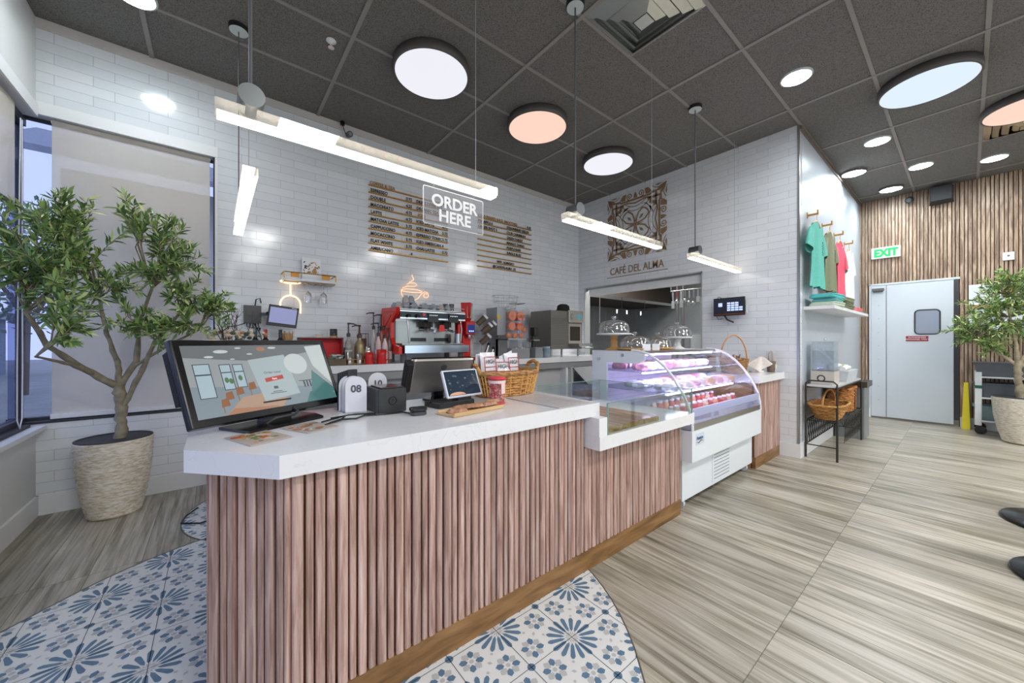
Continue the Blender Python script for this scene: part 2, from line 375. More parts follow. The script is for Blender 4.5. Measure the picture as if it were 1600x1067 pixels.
for i in range(-12, 6):
    for j in range(-8, 14):
        x, y = TX+i*TP, TY+j*TP
        if math.hypot(x-.21, y-1.65) > 1.8 and math.hypot(x-.37, y-3.38) > .9: continue
        if (i+j) % 2 == 0:
            for k in range(16): piece(x, y, k*PI/8, PET, 1); piece(x, y, (k+.5)*PI/8, SPK, 2)
        else: piece(x, y, 0, ngon(.075, 8, PI/8), 1)
        # two rosettes in the tile whose lower-left corner is this vertex
        cx, cy = x+TP/2, y+TP/2; s = -1 if (i+j) % 2 == 0 else 1
        for g in (-1, 1):
            rx, ry = cx+g*.222*TP, cy+g*s*.222*TP
            for k in range(8): piece(rx, ry, (k+.5)*PI/4, RP, 1 if k % 2 else 2)
            piece(rx, ry, 0, ngon(.042, 8), 2)
        piece(cx, cy, PI/4*(1 if s > 0 else -1), [(-.05,0),(0,-.03),(.05,0),(0,.03)], 2)
        for g in (-1, 1): piece(cx-g*.13*TP, cy+g*s*.13*TP, 0, ngon(.028, 6), 2)
        for (u, v, a) in ((x+TP/2, y, 0), (x, y+TP/2, PI/2)): piece(u, v, a, [(-.5,-.006),(.5,-.006),(.5,.006),(-.5,.006)], 3)
inlay = inl.build('patterned_tile', [M('tile_cream',(224,226,224),.3), M('tile_blue',(92,124,150),.3,noise=(30,.10,0)), M('tile_light_grey',(186,188,188),.3), M('tile_grout',(92,98,106),.8)], floor)
inlay['label'] = 'cream floor tile with blue star flowers'
edge = MB()
for reg in (REG1, REG2):
    edge.tube([(p[0],p[1],.001) for p in reg], .004, 6, closed=True)
edge.build('metal_edge_strip', M('dull_metal_strip',(120,116,110),.5,.6), floor)

# ceiling with its lay-in grid
CEILM = ceilmat()
ceil = struct('ceiling', MB().box(-1.15, 9.3, YB-.15, 4.35, CE, CE+.12), CEILM)
g = MB()
x = .82-1.219*2
while x < 8.5:
    if x > -1.0: g.box(x-.015, x+.015, YB, YM, CE-.010, CE+.001)
    x += 1.219
y = 3.557
while y > YB: g.box(XW, XF, y-.013, y+.013, CE-.007, CE+.001); y -= .6096
g.build('ceiling_grid', M('grid_bar',(142,139,136),.5), ceil)

# long tiled wall with the menu, cut for window_1
wb = MB()
W0, W1, WZ0, WZ1 = -1.15, .0, .66, 2.89
wb.box(W1, XL+.12, YM, YM+.15, 0, CE).box(W0, W1, YM, YM+.15, 0, WZ0).box(W0, W1, YM, YM+.15, WZ1, CE)
struct('wall_back', wb, TILE_W)
struct('trim_1', box(XW, XL, YM-.014, YM, CE-.07, CE-.001), M('ceiling_bead',(214,208,204),.5))
struct('trim_2', MB().box(XW, .02, YM-.013, YM, WZ1-.005, 2.975).box(.0, .02, YM-.008, YM, WZ0, WZ1), WHITE)
struct('baseboard_back', box(XW, .06, YM-.016, YM, 0, .14), WHITE)
# left wall, mostly glazed
wl = MB(); LY0, LY1 = -1.2, 4.186
wl.box(XW-.15, XW, YB, LY0, 0, CE).box(XW-.15, XW, LY0, YM, 0, .64).box(XW-.15, XW, LY0, YM, 2.86, CE)
struct('wall_left', wl, GREYBEIGE)
struct('baseboard_left', box(XW, XW+.016, YB, YM, 0, .14), WHITE)
struct('trim_3', MB().box(XW, XW+.05, LY0, YM-.01, .615, .645).box(XW, XW+.014, LY0, YM-.014, 2.86, 2.95), WHITE)
# windows: dark frames, tinted panes
FRAME = M('dark_bronze_frame', (52,52,58), .45); PANE = GLASS('tinted_window_glass', (198,203,224), .06)
def window(n, mbf, mbg):
    f = mbf.build('window_%d' % n, FRAME); f['kind'] = 'structure'
    mbg.build('pane', PANE, f); return f
window(1, MB().box(W0,W1,4.27,4.32,WZ0,WZ0+.035).box(W0,W1,4.29,4.32,WZ1-.02,WZ1).box(W1-.012,W1,4.203,4.32,WZ0,WZ1).box(W0,W1,YM-.004,4.27,WZ0-.004,WZ0+.012),
       MB().box(W0,W1-.012,4.30,4.306,WZ0+.035,WZ1-.02))
mf = MB(); mg = MB()
ys = [LY1, 3.35, 2.1, .85, -.4, LY0]
mf.box(-1.11,-1.08,4.27,4.30,.64,2.89)
for yy in ys[1:]: mf.box(-1.12,-1.06, yy-.025, yy+.025, .64, 2.86)
mf.box(-1.12,-1.06,LY0,4.27,.64,.70).box(-1.12,-1.06,LY0,4.27,2.80,2.86).box(-1.10,-1.02,LY0,LY1,.64,.662)
mg.box(-1.094,-1.088,LY0,4.28,.70,2.80)
window(2, mf, mg)
# side wall with the logo, cut for the kitchen pass
OY0, OY1, OZ0, OZ1 = 2.145, 4.06, 1.00, 2.14
lw = MB()
lw.box(XL, XL+.12, YS, OY0, 0, CE).box(XL, XL+.12, OY1, YM+.15, 0, CE).box(XL, XL+.12, OY0, OY1, 0, OZ0).box(XL, XL+.12, OY0, OY1, OZ1, CE)
struct('wall_right', lw, TILE_L)
struct('trim_4', MB().box(XL-.004, XL+.13, OY0-.012, OY0+.002, OZ0, OZ1+.012).box(XL-.004, XL+.13, OY1-.002, OY1+.012, OZ0, OZ1+.012).box(XL-.004, XL+.13, OY0-.012, OY1+.012, OZ1-.002, OZ1+.014), M('pale_metal_edge',(190,194,194),.35,.5))
struct('baseboard_right', box(XL-.016, XL, YS-.016, 1.30, 0, .15), WHITE)
# smooth glossy wall where the shirts hang, its front edge strip and the bead under the ceiling
struct('wall_display', box(XL+.12, XF, YS, YS+.12, 0, CE), M('glossy_pale_panel',(188,195,204),.38))
struct('trim_5', MB().box(XL-.004, XL+.02, YS-.006, YS+.001, 0.15, CE-.0).box(XL-.006,XL-.0,YS-.004,YS+.014,.15,CE), M('corner_metal_strip',(168,172,176),.3,.8))
struct('trim_6', box(XL+.02, XF, YS-.02, YS, CE-.05, CE-.001), M('brown_bead',(120,106,98),.5))
struct('baseboard_display', box(XL, XF, YS-.016, YS, 0, .15), WHITE)
# far wall faced with walnut slats
DY0, DY1, DZ = .12, 1.0, 2.165
fw = MB()
fw.box(XF+.02, XF+.17, YB, .07, 0, CE).box(XF+.02, XF+.17, DY1, YS+.12, 0, CE).box(XF+.02, XF+.17, .07, DY1, DZ+.01, CE)
wf = struct('wall_far', fw, M('groove_brown',(84,60,42),.8))
sl = MB(); y = YB; k = 0
while y < YS-.01:
    wd = (.031, .024, .034)[k % 3]; z0 = .15
    if .07-.02 < y < DY1: z0 = DZ+.012
    y1 = min(y+wd, YS)
    sl.box(XF, XF+.022, y, y1, z0, CE-.003); y += wd+.009; k += 1
sl.build('slat_facing', SLATY, wf)
struct('baseboard_far', MB().box(XF-.006, XF+.02, YB, .06, 0, .15).box(XF-.006, XF+.02, DY1+.005, YS-.016, 0, .15), WHITE)
# service door
DW = M('door_white',(208,216,223),.4)
dr = MB().box(XF-.002, XF+.10, DY1-.006, DY1+.018, 0, DZ+.02).box(XF-.002, XF+.10, DY0-.06, DY1+.018, DZ, DZ+.03)
d1 = struct('door_1', dr, DW)
l1 = MB().box(XF, XF+.03, .82, DY1-.008, .025, DZ-.005); l1.build('side_leaf', DW, d1)
rv = MB()
for z in (.3,.52,.74,.96,1.18,1.4,1.62,1.84): rv.cyl((XF-.004,.905,z),(XF+.002,.905,z),.008,n=10)
rv.build('rivet_row', M('rivet_grey',(180,186,190),.4,.5), d1)
leaf = box(XF+.002, XF+.03, DY0, .812, .03, DZ-.005).build('main_leaf', DW, d1)
def rrect(y0,y1,z0,z1,r,n=5):
    P=[]
    for cy,cz,a0 in ((y1-r,z1-r,0),(y0+r,z1-r,PI/2),(y0+r,z0+r,PI),(y1-r,z0+r,1.5*PI)):
        for k in range(n+1): a=a0+PI/2*k/n; P.append((cy+r*math.cos(a),cz+r*math.sin(a)))
    return P
rim = MB().tube([(XF-.002,p[0],p[1]) for p in rrect(.25,.505,1.365,1.735,.05)], .009, 6, closed=True)
vw = rim.build('vision_window', M('rubber_gasket',(60,64,72),.6), leaf)
R = rrect(.253,.502,1.368,1.732,.05)
MB().add([(XF-.001,p[0],p[1]) for p in R],[list(range(len(R)))[::-1]]).build('pane', M('door_pane_grey',(150,158,172),.12), vw)
sg = box(XF-.004,XF+.002,.365,.60,1.255,1.335).build('red_notice', M('notice_red',(150,30,48),.5), leaf)
text('AUTHORIZED\nPERSONNEL ONLY','notice_letters',M('letter_white',(240,240,240),.5),.030,.001,sg,(XF-.005,.482,1.303),(PI/2,0,-PI/2),'CENTER')
MB().box(XF-.05,XF,.84,.98,DZ-.09,DZ-.05).cyl((XF-.03,.97,DZ-.1),(XF-.03,.85,DZ-.1),.008).build('door_closer', M('closer_grey',(120,124,126),.4,.5), d1)
# slit of the room beyond the door
struct('wall_corridor', MB().box(9.15, 9.3, -.6, 1.3, 0, CE).box(XF+.17,9.15,-.6,-.5,0,CE).box(XF+.17,9.15,1.25,1.3,0,CE), M('corridor_grey',(150,156,162),.6))
# wall behind the camera: storefront glazing
wfz = MB(); piers = [(-1.0,-.7),(1.7,2.0),(4.4,4.7),(7.1,7.4),(8.2,8.6)]
wfz.box(-1.15, 8.6, YB-.15, YB, 0, .35).box(-1.15, 8.6, YB-.15, YB, 2.95, CE)
for a, b_ in piers: wfz.box(a, b_, YB-.15, YB, .35, 2.95)
struct('wall_front', wfz, GREYBEIGE)
n = 3
for (a, b_), (c_, d_) in zip(piers, piers[1:]):
    mbf = MB().box(b_,c_,YB-.1,YB-.05,.35,.41).box(b_,c_,YB-.1,YB-.05,2.89,2.95).box((b_+c_)/2-.03,(b_+c_)/2+.03,YB-.1,YB-.05,.41,2.89).box(b_,c_,YB-.1,YB-.05,2.1,2.15)
    mbf.box(b_,b_+.05,YB-.1,YB-.05,.41,2.89).box(c_-.05,c_,YB-.1,YB-.05,.41,2.89)
    f = mbf.build('window_%d' % n, FRAME); f['kind'] = 'structure'; n += 1
    MB().box(b_+.05,c_-.05,YB-.078,YB-.072,.41,2.89).build('pane', CLEAR, f)
# kitchen shell behind the pass
kw = MB().box(XL+.12, 8.9, 5.3, 5.45, 0, 2.9).box(8.43-.13, 8.43, YS+.12, 5.3, 0, 2.9)
struct('wall_kitchen', kw, M('kitchen_steel_sheet',(150,154,156),.35,.45,noise=(1.5,.12,0)))
struct('ceiling_kitchen', box(XL+.12, 8.9, YS+.12, 5.3, 2.8, 2.9), M('kitchen_ceiling',(120,112,104),.8))

tl_ = thing('ceiling_light','small unseen lamp added to brighten the corridor behind the service door','ceiling light',(8.95,.35,CE))  # added lamp out of view, lightens the dark slit beside the door
MB().lathe([(.12,0),(.12,-.03),(1e-6,-.032)],n=24).build('housing', M('lamp_white',(230,230,230),.5), tl_)
Lc = bpy.data.lights.new('corridor_fill','AREA'); Lc.shape='DISK'; Lc.size=.2; Lc.energy=30; lo = bpy.data.objects.new('corridor_fill',Lc); C.objects.link(lo); lo.location=(0,0,-.04); lo.parent=tl_
# ------------------------------------------------------------------ roller shades
SH = bpy.data.materials.new('solar_shade_fabric'); SH.use_nodes = True; nt = SH.node_tree; nt.nodes.clear()
o_ = nt.nodes.new('ShaderNodeOutputMaterial'); df = nt.nodes.new('ShaderNodeBsdfDiffuse'); df.inputs[0].default_value = (*lin((238,232,220)),1)
tl = nt.nodes.new('ShaderNodeBsdfTranslucent'); tl.inputs[0].default_value = (*lin((236,228,214)),1); tp = nt.nodes.new('ShaderNodeBsdfTransparent')
a_ = nt.nodes.new('ShaderNodeMixShader'); a_.inputs[0].default_value = .22; b2 = nt.nodes.new('ShaderNodeMixShader'); b2.inputs[0].default_value = .36
nt.links.new(df.outputs[0], a_.inputs[1]); nt.links.new(tl.outputs[0], a_.inputs[2]); nt.links.new(a_.outputs[0], b2.inputs[1]); nt.links.new(tp.outputs[0], b2.inputs[2]); nt.links.new(b2.outputs[0], o_.inputs[0])
t = thing('roller_shade','beige roller shade pulled nearly to the sill behind the potted olive tree','window shade',(-.48,4.24,.7))
box(-.455,.445,-.001,.001,0,2.185).build('shade_fabric', SH, t)
box(-.46,.45,-.014,.010,-.02,.012).build('bottom_bar', WHITE, t)
MB().cyl((-.46,.012,2.172),(.45,.012,2.172),.012).build('roller', WHITE, t)
t = thing('roller_shade','short tan roller shade covering only the top of the left window','window shade',(-1.03,2.9,2.15))
box(-.001,.001,-1.2,1.055,0,.68).build('shade_fabric', SH, t)
box(-.012,.012,-1.2,1.055,-.02,.008).build('bottom_bar', M('shade_bar_dark',(70,70,76),.5), t)
MB().tube([(.015,1.12,.6),(.017,1.12,-1.1),(.02,1.10,-1.42),(.02,1.06,-1.48),(.02,1.02,-1.42),(.018,1.03,-1.0),(.016,1.09,.6)],.0035,6).build('bead_chain', WHITE, t)

# ------------------------------------------------------------------ outside the windows
struct('ground_outside', box(-40,40,5.6,45,-.25,-.15).box(-40,-1.4,-30,5.6,-.25,-.15), M('pavement',(140,142,140),.8,noise=(2,.15,.1)))
t = thing('building','pale building with a shallow awning roof seen through the beige shade','building',(.6,9.5,-.15))
bm_ = MB(); bm_.box(-2.6,3.2,0,.4,0,4.3); bm_.build('wall', M('stucco',(226,222,216),.8), t)
MB().add([(-3.0,-1.2,4.1),(3.6,-1.2,4.1),(3.6,.6,5.0),(-3.0,.6,5.0),(-3.0,-1.2,4.2),(3.6,-1.2,4.2),(3.6,.6,5.1),(-3.0,.6,5.1)],[(3,2,1,0),(4,5,6,7),(0,1,5,4),(1,2,6,5),(2,3,7,6),(3,0,4,7)]).build('roof', M('awning_roof',(150,156,166),.7), t)
MB().box(-1.9,-.7,-.03,.02,.9,2.7).box(.5,1.7,-.03,.02,.9,2.7).build('window', M('dark_window',(70,84,104),.2), t)
t = thing('building','low brick building across the street beyond the corner glass','building',(-12,20,-.15))
MB().box(-8,5,0,6,0,2.3).build('wall', M('slate_brick',(120,134,150),.9,noise=(14,.3,.3)), t)
MB().box(-8.3,5.3,-.3,6.3,2.3,2.6).build('roof', M('roof_grey',(150,156,166),.7), t)

def street_tree(x,y,h,r,label,seed):
    t = thing('street_tree',label,'tree',(x,y,-.15),0,'trees outside the window'); rnd = random.Random(seed)
    MB().tube([(0,0,0),(.05,0,h*.35),(0,.05,h*.6)],[.10,.08,.05],8).tube([(.05,0,h*.35),(r*.5,0,h*.75)],[.06,.02],6).tube([(.05,0,h*.4),(-r*.5,.1,h*.8)],[.06,.02],6).build('trunk', M('street_bark',(110,100,92),.9), t)
    lv = MB()
    for k in range(1500):
        d = Vector((rnd.gauss(0,1),rnd.gauss(0,1),rnd.gauss(0,.8))).normalized()*rnd.uniform(.3,1)**.5*r; p = Vector((0,0,h*.68))+d; a = Vector((rnd.gauss(0,1),rnd.gauss(0,1),rnd.gauss(0,1))).normalized()*.10; b = a.cross(Vector((rnd.gauss(0,1),rnd.gauss(0,1),rnd.gauss(0,1)))).normalized()*.05
        lv.mi = rnd.randrange(2); lv.add([p-a,p+b,p+a,p-b],[(0,1,2,3)])
    lv.build('foliage', [M('street_leaf_dark',(86,112,96),.7),M('street_leaf_light',(130,152,130),.7)], t)
street_tree(-3.9,15.5,5.0,1.8,'hazy green tree beyond the corner glass, nearer the shade edge',3)
street_tree(-6.2,11.2,4.0,1.5,'hazy green tree beyond the left window, farther left',4)

# ================================================================== CEILING FITTINGS
EM_COOL = M('diffuser_cool',(70,70,70),.5,emit=(228,228,236),es=1.0); EM_WARM = M('diffuser_warm',(70,62,58),.5,emit=(242,206,188),es=1.0)
EM_ICE = M('diffuser_ice',(66,70,72),.5,emit=(214,228,240),es=1.0); EM_W = M('downlight_lens',(255,255,255),.4,emit=(235,250,255),es=14)
DISCRIM = M('disc_rim',(92,86,86),.5)
def disc(x, y, em, label, r=.315):
    t = thing('ceiling_light', label, 'ceiling light', (x, y, CE), 0, 'large round flush ceiling lights')
    MB().lathe([(r-.004,-.004),(r,-.004),(r,-.075),(r-.012,-.082),(r-.016,-.078),(r-.016,-.06)],n=48).build('rim', DISCRIM, t)
    MB().lathe([(1e-6,-.0765),(r-.016,-.0765)],n=48).build('diffuser', em, t)
disc(1.43,2.85,EM_COOL,'big round white ceiling light, nearest of the three in the row over the counter')
disc(2.65,2.85,EM_WARM,'round ceiling light glowing peach over the espresso bar')
disc(3.89,2.87,EM_COOL,'round white ceiling light closest to the tiled corner of the room')
disc(4.90,.22,EM_ICE,'big round ceiling light with a pale blue glow over the wooden floor')
disc(6.12,-.40,EM_WARM,'round ceiling light glowing peach at the right edge beside the air grille')
def downlight(x, y, label, r=.105, watts=None, rimmed=False):
    t = thing('downlight', label, 'downlight', (x, y, CE), 0, 'small recessed downlights')
    rr = r*1.12
    MB().lathe([(rr,0),(rr,-.012 if not rimmed else -.03),(r,-.016 if not rimmed else -.034),(r,-.01)],n=32).build('trim_ring', DISCRIM if rimmed else M('downlight_trim',(200,205,208),.4), t)
    MB().lathe([(1e-6,-.014 if not rimmed else -.03),(r,-.014 if not rimmed else -.03)],n=32).build('lens', EM_W, t)
    L = bpy.data.lights.new('downlight_lamp','AREA'); L.shape = 'DISK'; L.size = r*1.9; L.energy = watts or LP_DOWN; L.color = (.93,.97,1.0); L.spread = math.radians(150)
    lo = bpy.data.objects.new('downlight_lamp', L); C.objects.link(lo); lo.location = (0,0,-.037 if rimmed else -.02); lo.parent = t
downlight(-.42,3.50,'bright downlight over the potted tree, cut off by the top of the photo')
downlight(3.97,.94,'bright downlight in front of the tiled wall with the logo')
downlight(5.97,.65,'bright downlight ahead of the four hanging shirts, nearer than the cluster by the slatted wall')
downlight(6.80,.97,'downlight with a dark rim close to the wall of hanging shirts',rimmed=True,r=.12)
downlight(7.25,.38,'small downlight in the middle of the four near the slatted wall')
downlight(7.95,.72,'dark rimmed downlight nearest the slatted wall above the exit sign',rimmed=True,r=.12)
downlight(7.67,-.22,'small downlight farthest right, in front of the slatted wall')
def panel(x, y):   # unseen fill lamps, added behind the camera to brighten the room
    t = thing('ceiling_light','unseen square fill lamp added to brighten the room from behind the camera','ceiling light',(x,y,CE),0,'fill lamps added behind the camera')
    MB().box(-.31,.31,-.31,.31,-.03,0).build('housing', DISCRIM, t)
    L = bpy.data.lights.new('panel_fill','AREA'); L.shape='SQUARE'; L.size=.56; L.energy=LP_FILL; L.color=(1,.985,.96)
    lo = bpy.data.objects.new('panel_fill',L); C.objects.link(lo); lo.location=(0,0,-.04); lo.parent=t
for x in (.8,3.4,6.0):
    for y in (-1.3,-3.6): panel(x,y)
# linear pendants
BARG = M('pendant_glow',(255,255,255),.4,emit=(255,250,240),es=BAR_E); BARA = GLASS('pendant_acrylic',(250,246,238),.14,haze=.12)
DRUM = M('drum_gunmetal',(96,100,102),.35,.8)
def pendant(x, y, rz, L, label, z=2.09, ext_power=None, drum=True):
    """bar starts at (x,y) and runs L along its own x; cord .1 in, wire .1 from the end"""
    t = thing('linear_pendant', label, 'pendant light', (x, y, z-.03), rz, 'slim bar pendants over the counter')
    H = CE-(z-.03)
    MB().box(0,L,-.028,.028,.0,.010).build('light_strip', BARG, t)
    MB().box(-.006,L+.006,-.032,.032,.010,.052).build('clear_body', BARA, t)
    if drum:
        MB().cyl((.10,-.05,.090),(.10,.05,.090),.042,n=28).build('drum', DRUM, t)
    MB().tube([(.10,0,.12),(.10,0,H-.02)],.006 if drum else .0035,6).build('power_cord', M('cord_grey',(96,98,100),.5), t)
    MB().tube([(L-.12,0,.05),(L-.12,0,H)],.0018,6).build('suspension_wire', M('wire_light',(178,180,184),.4,.6), t)
    c = MB().cyl((.10,0,H-.032),(.10,0,H),.062,n=28); c.build('canopy', BLACKM, t)
    MB().cyl((.10,0,H-.036),(.10,0,H-.0325),.058,n=28).build('canopy_cover', M('canopy_pale',(190,200,200),.3), t)
pendant(.005,1.69,0,1.225,'long bar pendant nearest the camera with the ORDER HERE sign hung from it')
pendant(1.825,1.69,0,1.195,'bar pendant in the middle over the pastry case, in front of the wall logo')
pendant(3.60,1.69,0,1.20,'farthest bar pendant, close to the tiled side wall')
pendant(.137,3.485,-PI/2,1.26,'bar pendant turned end-on beside the shaded window',drum=False)
# hanging sign
t = thing('hanging_sign','clear acrylic sign reading ORDER HERE in white letters under the long pendant','sign',(.98,1.69,1.84))
ac = MB(); P = rrect(-.178,.178,0,.185,.008,3)
ac.add([(p[0],-.0025,p[1]) for p in P]+[(p[0],.0025,p[1]) for p in P],[list(range(len(P)))[::-1],list(range(len(P),2*len(P)))]+[(i,(i+1)%len(P),len(P)+(i+1)%len(P),len(P)+i) for i in range(len(P))])
ac.build('acrylic_panel', GLASS('sign_acrylic',(245,246,250),.08,haze=.10), t)
SGW = M('frosted_letter',(252,252,252),.5)
MB().tube([(p[0],0,p[1]) for p in P],.0022,6,closed=True).build('lit_edge', SGW, t)
MB().tube([(-.12,0,.185),(-.12,0,.225)],.001,5).tube([(.12,0,.185),(.12,0,.225)],.001,5).build('hanging_wire', M('wire_light'), t)
text('ORDER','order_letters',SGW,.083,.001,t,(.0,-.004,.098),align='CENTER',bold=.0022)
text('HERE','here_letters',SGW,.083,.001,t,(.0,-.004,.025),align='CENTER',bold=.0022)
# air grilles
def grille(x0,x1,y0,y1,label,mat):
    t = thing('air_diffuser',label,'air vent',((x0+x1)/2,(y0+y1)/2,CE))
    hx = (x1-x0)/2; k = 0
    mb = MB()
    for s_, z in ((1.0,-.012),(.80,-.030),(.58,-.048),(.36,-.060)):
        a, b_ = hx*s_, hx*(s_-.17)
        V = [(-a,-a,z+.010),(a,-a,z+.010),(a,a,z+.010),(-a,a,z+.010),(-b_,-b_,z-.020),(b_,-b_,z-.020),(b_,b_,z-.020),(-b_,b_,z-.020)]
        mb.add(V,[(0,4,5,1),(1,5,6,2),(2,6,7,3),(3,7,4,0)])
        mb.add([(v[0],v[1],v[2]+.004) for v in V],[(1,5,4,0),(2,6,5,1),(3,7,6,2),(0,4,7,3)])
    mb.build('louvre_cone', mat, t)
    MB().box(-hx,hx,-hx,hx,-.004,0).build('backing', mat, t)
    MB().box(-.05,.05,-.05,.05,-.082,-.07).cyl((0,0,-.07),(0,0,-.01),.02).build('centre_plate', mat, t)
grille(2.05,2.64,1.13,1.72,'square mirror-finish air diffuser above the counter',M('mirror_metal',(210,214,212),.25,.9))
grille(6.32,6.90,-.70,-.11,'square brown air diffuser at the right edge beside the peach light',M('bronze_mirror',(170,160,140),.2,1.0))
t = thing('sprinkler_head','small white fire sprinkler in the ceiling tile left of the big round light','sprinkler',(.70,3.09,CE))
MB().lathe([(.035,0),(.035,-.006),(.014,-.012),(.010,-.03)],n=20).build('escutcheon', WHITE, t)
MB().cyl((0,0,-.03),(0,0,-.052),.004).lathe([(1e-6,-.054),(.022,-.052),(.022,-.056),(1e-6,-.058)],n=16).build('deflector', M('sprinkler_pale',(226,214,210),.4), t)
t = thing('ceiling_camera','tiny black camera hung from the ceiling against the tiled wall','camera',(1.11,4.13,3.48))
MB().cyl((-.06,.02,.0955),(-.06,.02,.06),.022).build('mount', BLACK, t); MB().tube([(-.06,.02,.06),(-.03,.02,-.02),(0,0,.0)],.004,6).build('cable', BLACK, t)
MB().cyl((0,-.04,-.04),(0,.03,-.02),.03,n=16).build('body', BLACK, t); MB().cyl((0,-.046,-.042),(0,-.04,-.04),.018,n=12).build('lens', M('lens_grey',(90,94,100),.2), t)

# ================================================================== ON THE WALLS
LET = M('letter_black',(30,28,28),.6); LETG = M('letter_gold',(168,122,62),.5)
def menu(x0, x1, zs, label, black, gold):
    t = thing('menu_board', label, 'menu board', (x0, YM, zs[-1]), 0)
    for z in zs:
        MB().box(0, x1-x0, -.024, -.0, z-zs[-1]-.004, z-zs[-1]+.002).box(0,x1-x0,-.027,-.024,z-zs[-1]-.004,z-zs[-1]+.006).build('rail', GOLD, t)
    z0 = zs[-1]
    for nm, rows, mt in (('black_letters',black,LET),('gold_letters',gold,LETG)):
        for i in sorted(set(r[2] for r in rows)): mergetext([(s, dx, zs[i]-z0+.009, -.026) for s, dx, j in rows if j == i], nm, mt, t, .053, .002)
    return t
zs = [2.995-.0806*i for i in range(10)]
menu(1.33, 2.325, zs, 'left group of gold menu rails with coffee and tea prices in black letters',
 [('ESPRESSO',.02,1),('DOUBLE',.02,2),('MACCHIATO',.02,3),('LATTE',.02,4),('MATCHA LATTE',.02,5),('CAPPUCCINO',.02,6),('MOCACCINO',.02,7),('FLAT WHITE',.02,8),('AMERICANO',.02,9),
  ('3.75',.43,1),('4.25',.43,2),('4.75',.43,3),('4.75',.43,4),('5.75',.43,5),('4.75',.43,6),('5.75',.43,7),('5.75',.43,8),('4',.49,9),
  ('DRIP COFFEE 3.75',.56,1),('ORGANIC TEA',.56,2),('ICED LATTE',.56,4),('ICED MATCHA',.56,5),('ESPRESSO TONIC',.56,6),('ICED AMERICAN 4',.56,7),('CHAI LATTE',.56,8),
  ('4.75',.91,4),('5.75',.91,5),('5.75',.91,7-1),('5.75',.91,8)], [('COFFEE & TEA',.01,0),('ICED',.58,3)])
zs = [2.945-.0738*i for i in range(10)]
menu(2.78, 3.76, zs, 'right group of gold menu rails with smoothie names and the wifi line',
 [('PINEAPPLE 8',.0,1),('GINGER SHOT 5',.0,2),('9.45',.89,0),('STRAWBERRY FIELDS',.5,1),('CLUB CARIBBEAN',.5,2),('GREEN FOREST',.5,3),('MANGO TANGO',.5,4),('PURPLE RAIN',.5,5),('JUNGLE BLISS',.5,6),('WIFI  ALMA2021',.32,8),('@CAFEDELALMA_US',.25,9)],
 [('COLD PRESSED JUICE  SMOOTHIES',.0,0)])
# round-tile emblem and lettering on the side wall
BRZ = M('bronze_decal',(150,122,92),.45)
t = thing('wall_logo','bronze floral emblem with CAFÉ DEL ALMA lettering on the tiled side wall','wall sign',(XL,3.10,2.25),-PI/2)   # local x runs along -Y
em = MB(); W_ = .5; ZC = .75; HC = .49
def flat(pts, d=.004):
    P = [(W_*p[0], ZC-0+HC*p[1]) for p in pts]
    n = len(P); em.add([(p[0],-d,p[1]) for p in P],[list(range(n))])
def band(pts, w, closed=False):
    n = len(pts); L = []; R_ = []
    for i in range(n):
        a = pts[(i-1)%n] if closed or i else pts[0]; b_ = pts[(i+1)%n] if closed or i < n-1 else pts[-1]
        dx, dy = b_[0]-a[0], b_[1]-a[1]; q = math.hypot(dx,dy) or 1; nx, ny = -dy/q, dx/q
        L.append((pts[i][0]+nx*w/2, pts[i][1]+ny*w/2)); R_.append((pts[i][0]-nx*w/2, pts[i][1]-ny*w/2))
    V = [(W_*p[0],-.004,ZC+HC*p[1]) for p in L+R_]
    em.add(V,[(i,(i+1)%n,n+(i+1)%n,n+i) for i in range(n if closed else n-1)])
def rot4(pts):
    out = []
    for k in range(4):
        c_, s_ = (1,0,-1,0)[k], (0,1,0,-1)[k]; out.append([(p[0]*c_-p[1]*s_, p[0]*s_+p[1]*c_) for p in pts])
    return out
def mir(pts): return [(p[1],p[0]) for p in pts]
def arc(cx,cy,r,a0,a1,n=14,r2=None):
    r2 = r if r2 is None else r2
    return [(cx+(r+(r2-r)*k/n)*math.cos(math.radians(a0+(a1-a0)*k/n)), cy+(r+(r2-r)*k/n)*math.sin(math.radians(a0+(a1-a0)*k/n))) for k in range(n+1)]
# filled bronze cartouches behind the scrolls (top, right, bottom, left)
outer = [(-.42,.99),(.42,.99),(.50,.93),(.50,.84),(.68,.84),(.68,.70),(.60,.70),(.60,.62),(.50,.62),(.46,.74),(-.46,.74),(-.50,.62),(-.60,.62),(-.60,.70),(-.68,.70),(-.68,.84),(-.50,.84),(-.50,.93)]
for s_ in rot4([(-.42,.985),(-.30,.985),(-.34,.80),(-.46,.80),(-.52,.86)]): flat(s_)
for s_ in rot4([(.30,.985),(.42,.985),(.52,.86),(.46,.80),(.34,.80)]): flat(s_)
for s_ in rot4([(-.07,.80),(.07,.80),(.04,.92),(0,.985),(-.04,.92)]): flat(s_)
for s_ in rot4([(-.55,.79),(.55,.79),(.50,.73),(-.50,.73)]): flat(s_)
for sg in (1,-1):
    for s_ in rot4([(sg*p[0],p[1]) for p in arc(.19,.885,.105,-90,470,40,.015)]): band(s_, .030)
    # stepped frame corners
    for s_ in rot4([(sg*.50,.80),(sg*.66,.80),(sg*.66,.66),(sg*.56,.66)]): band(s_, .085)
    for s_ in rot4([(sg*.40,.64),(sg*.50,.64),(sg*.50,.50)]): band(s_, .10)
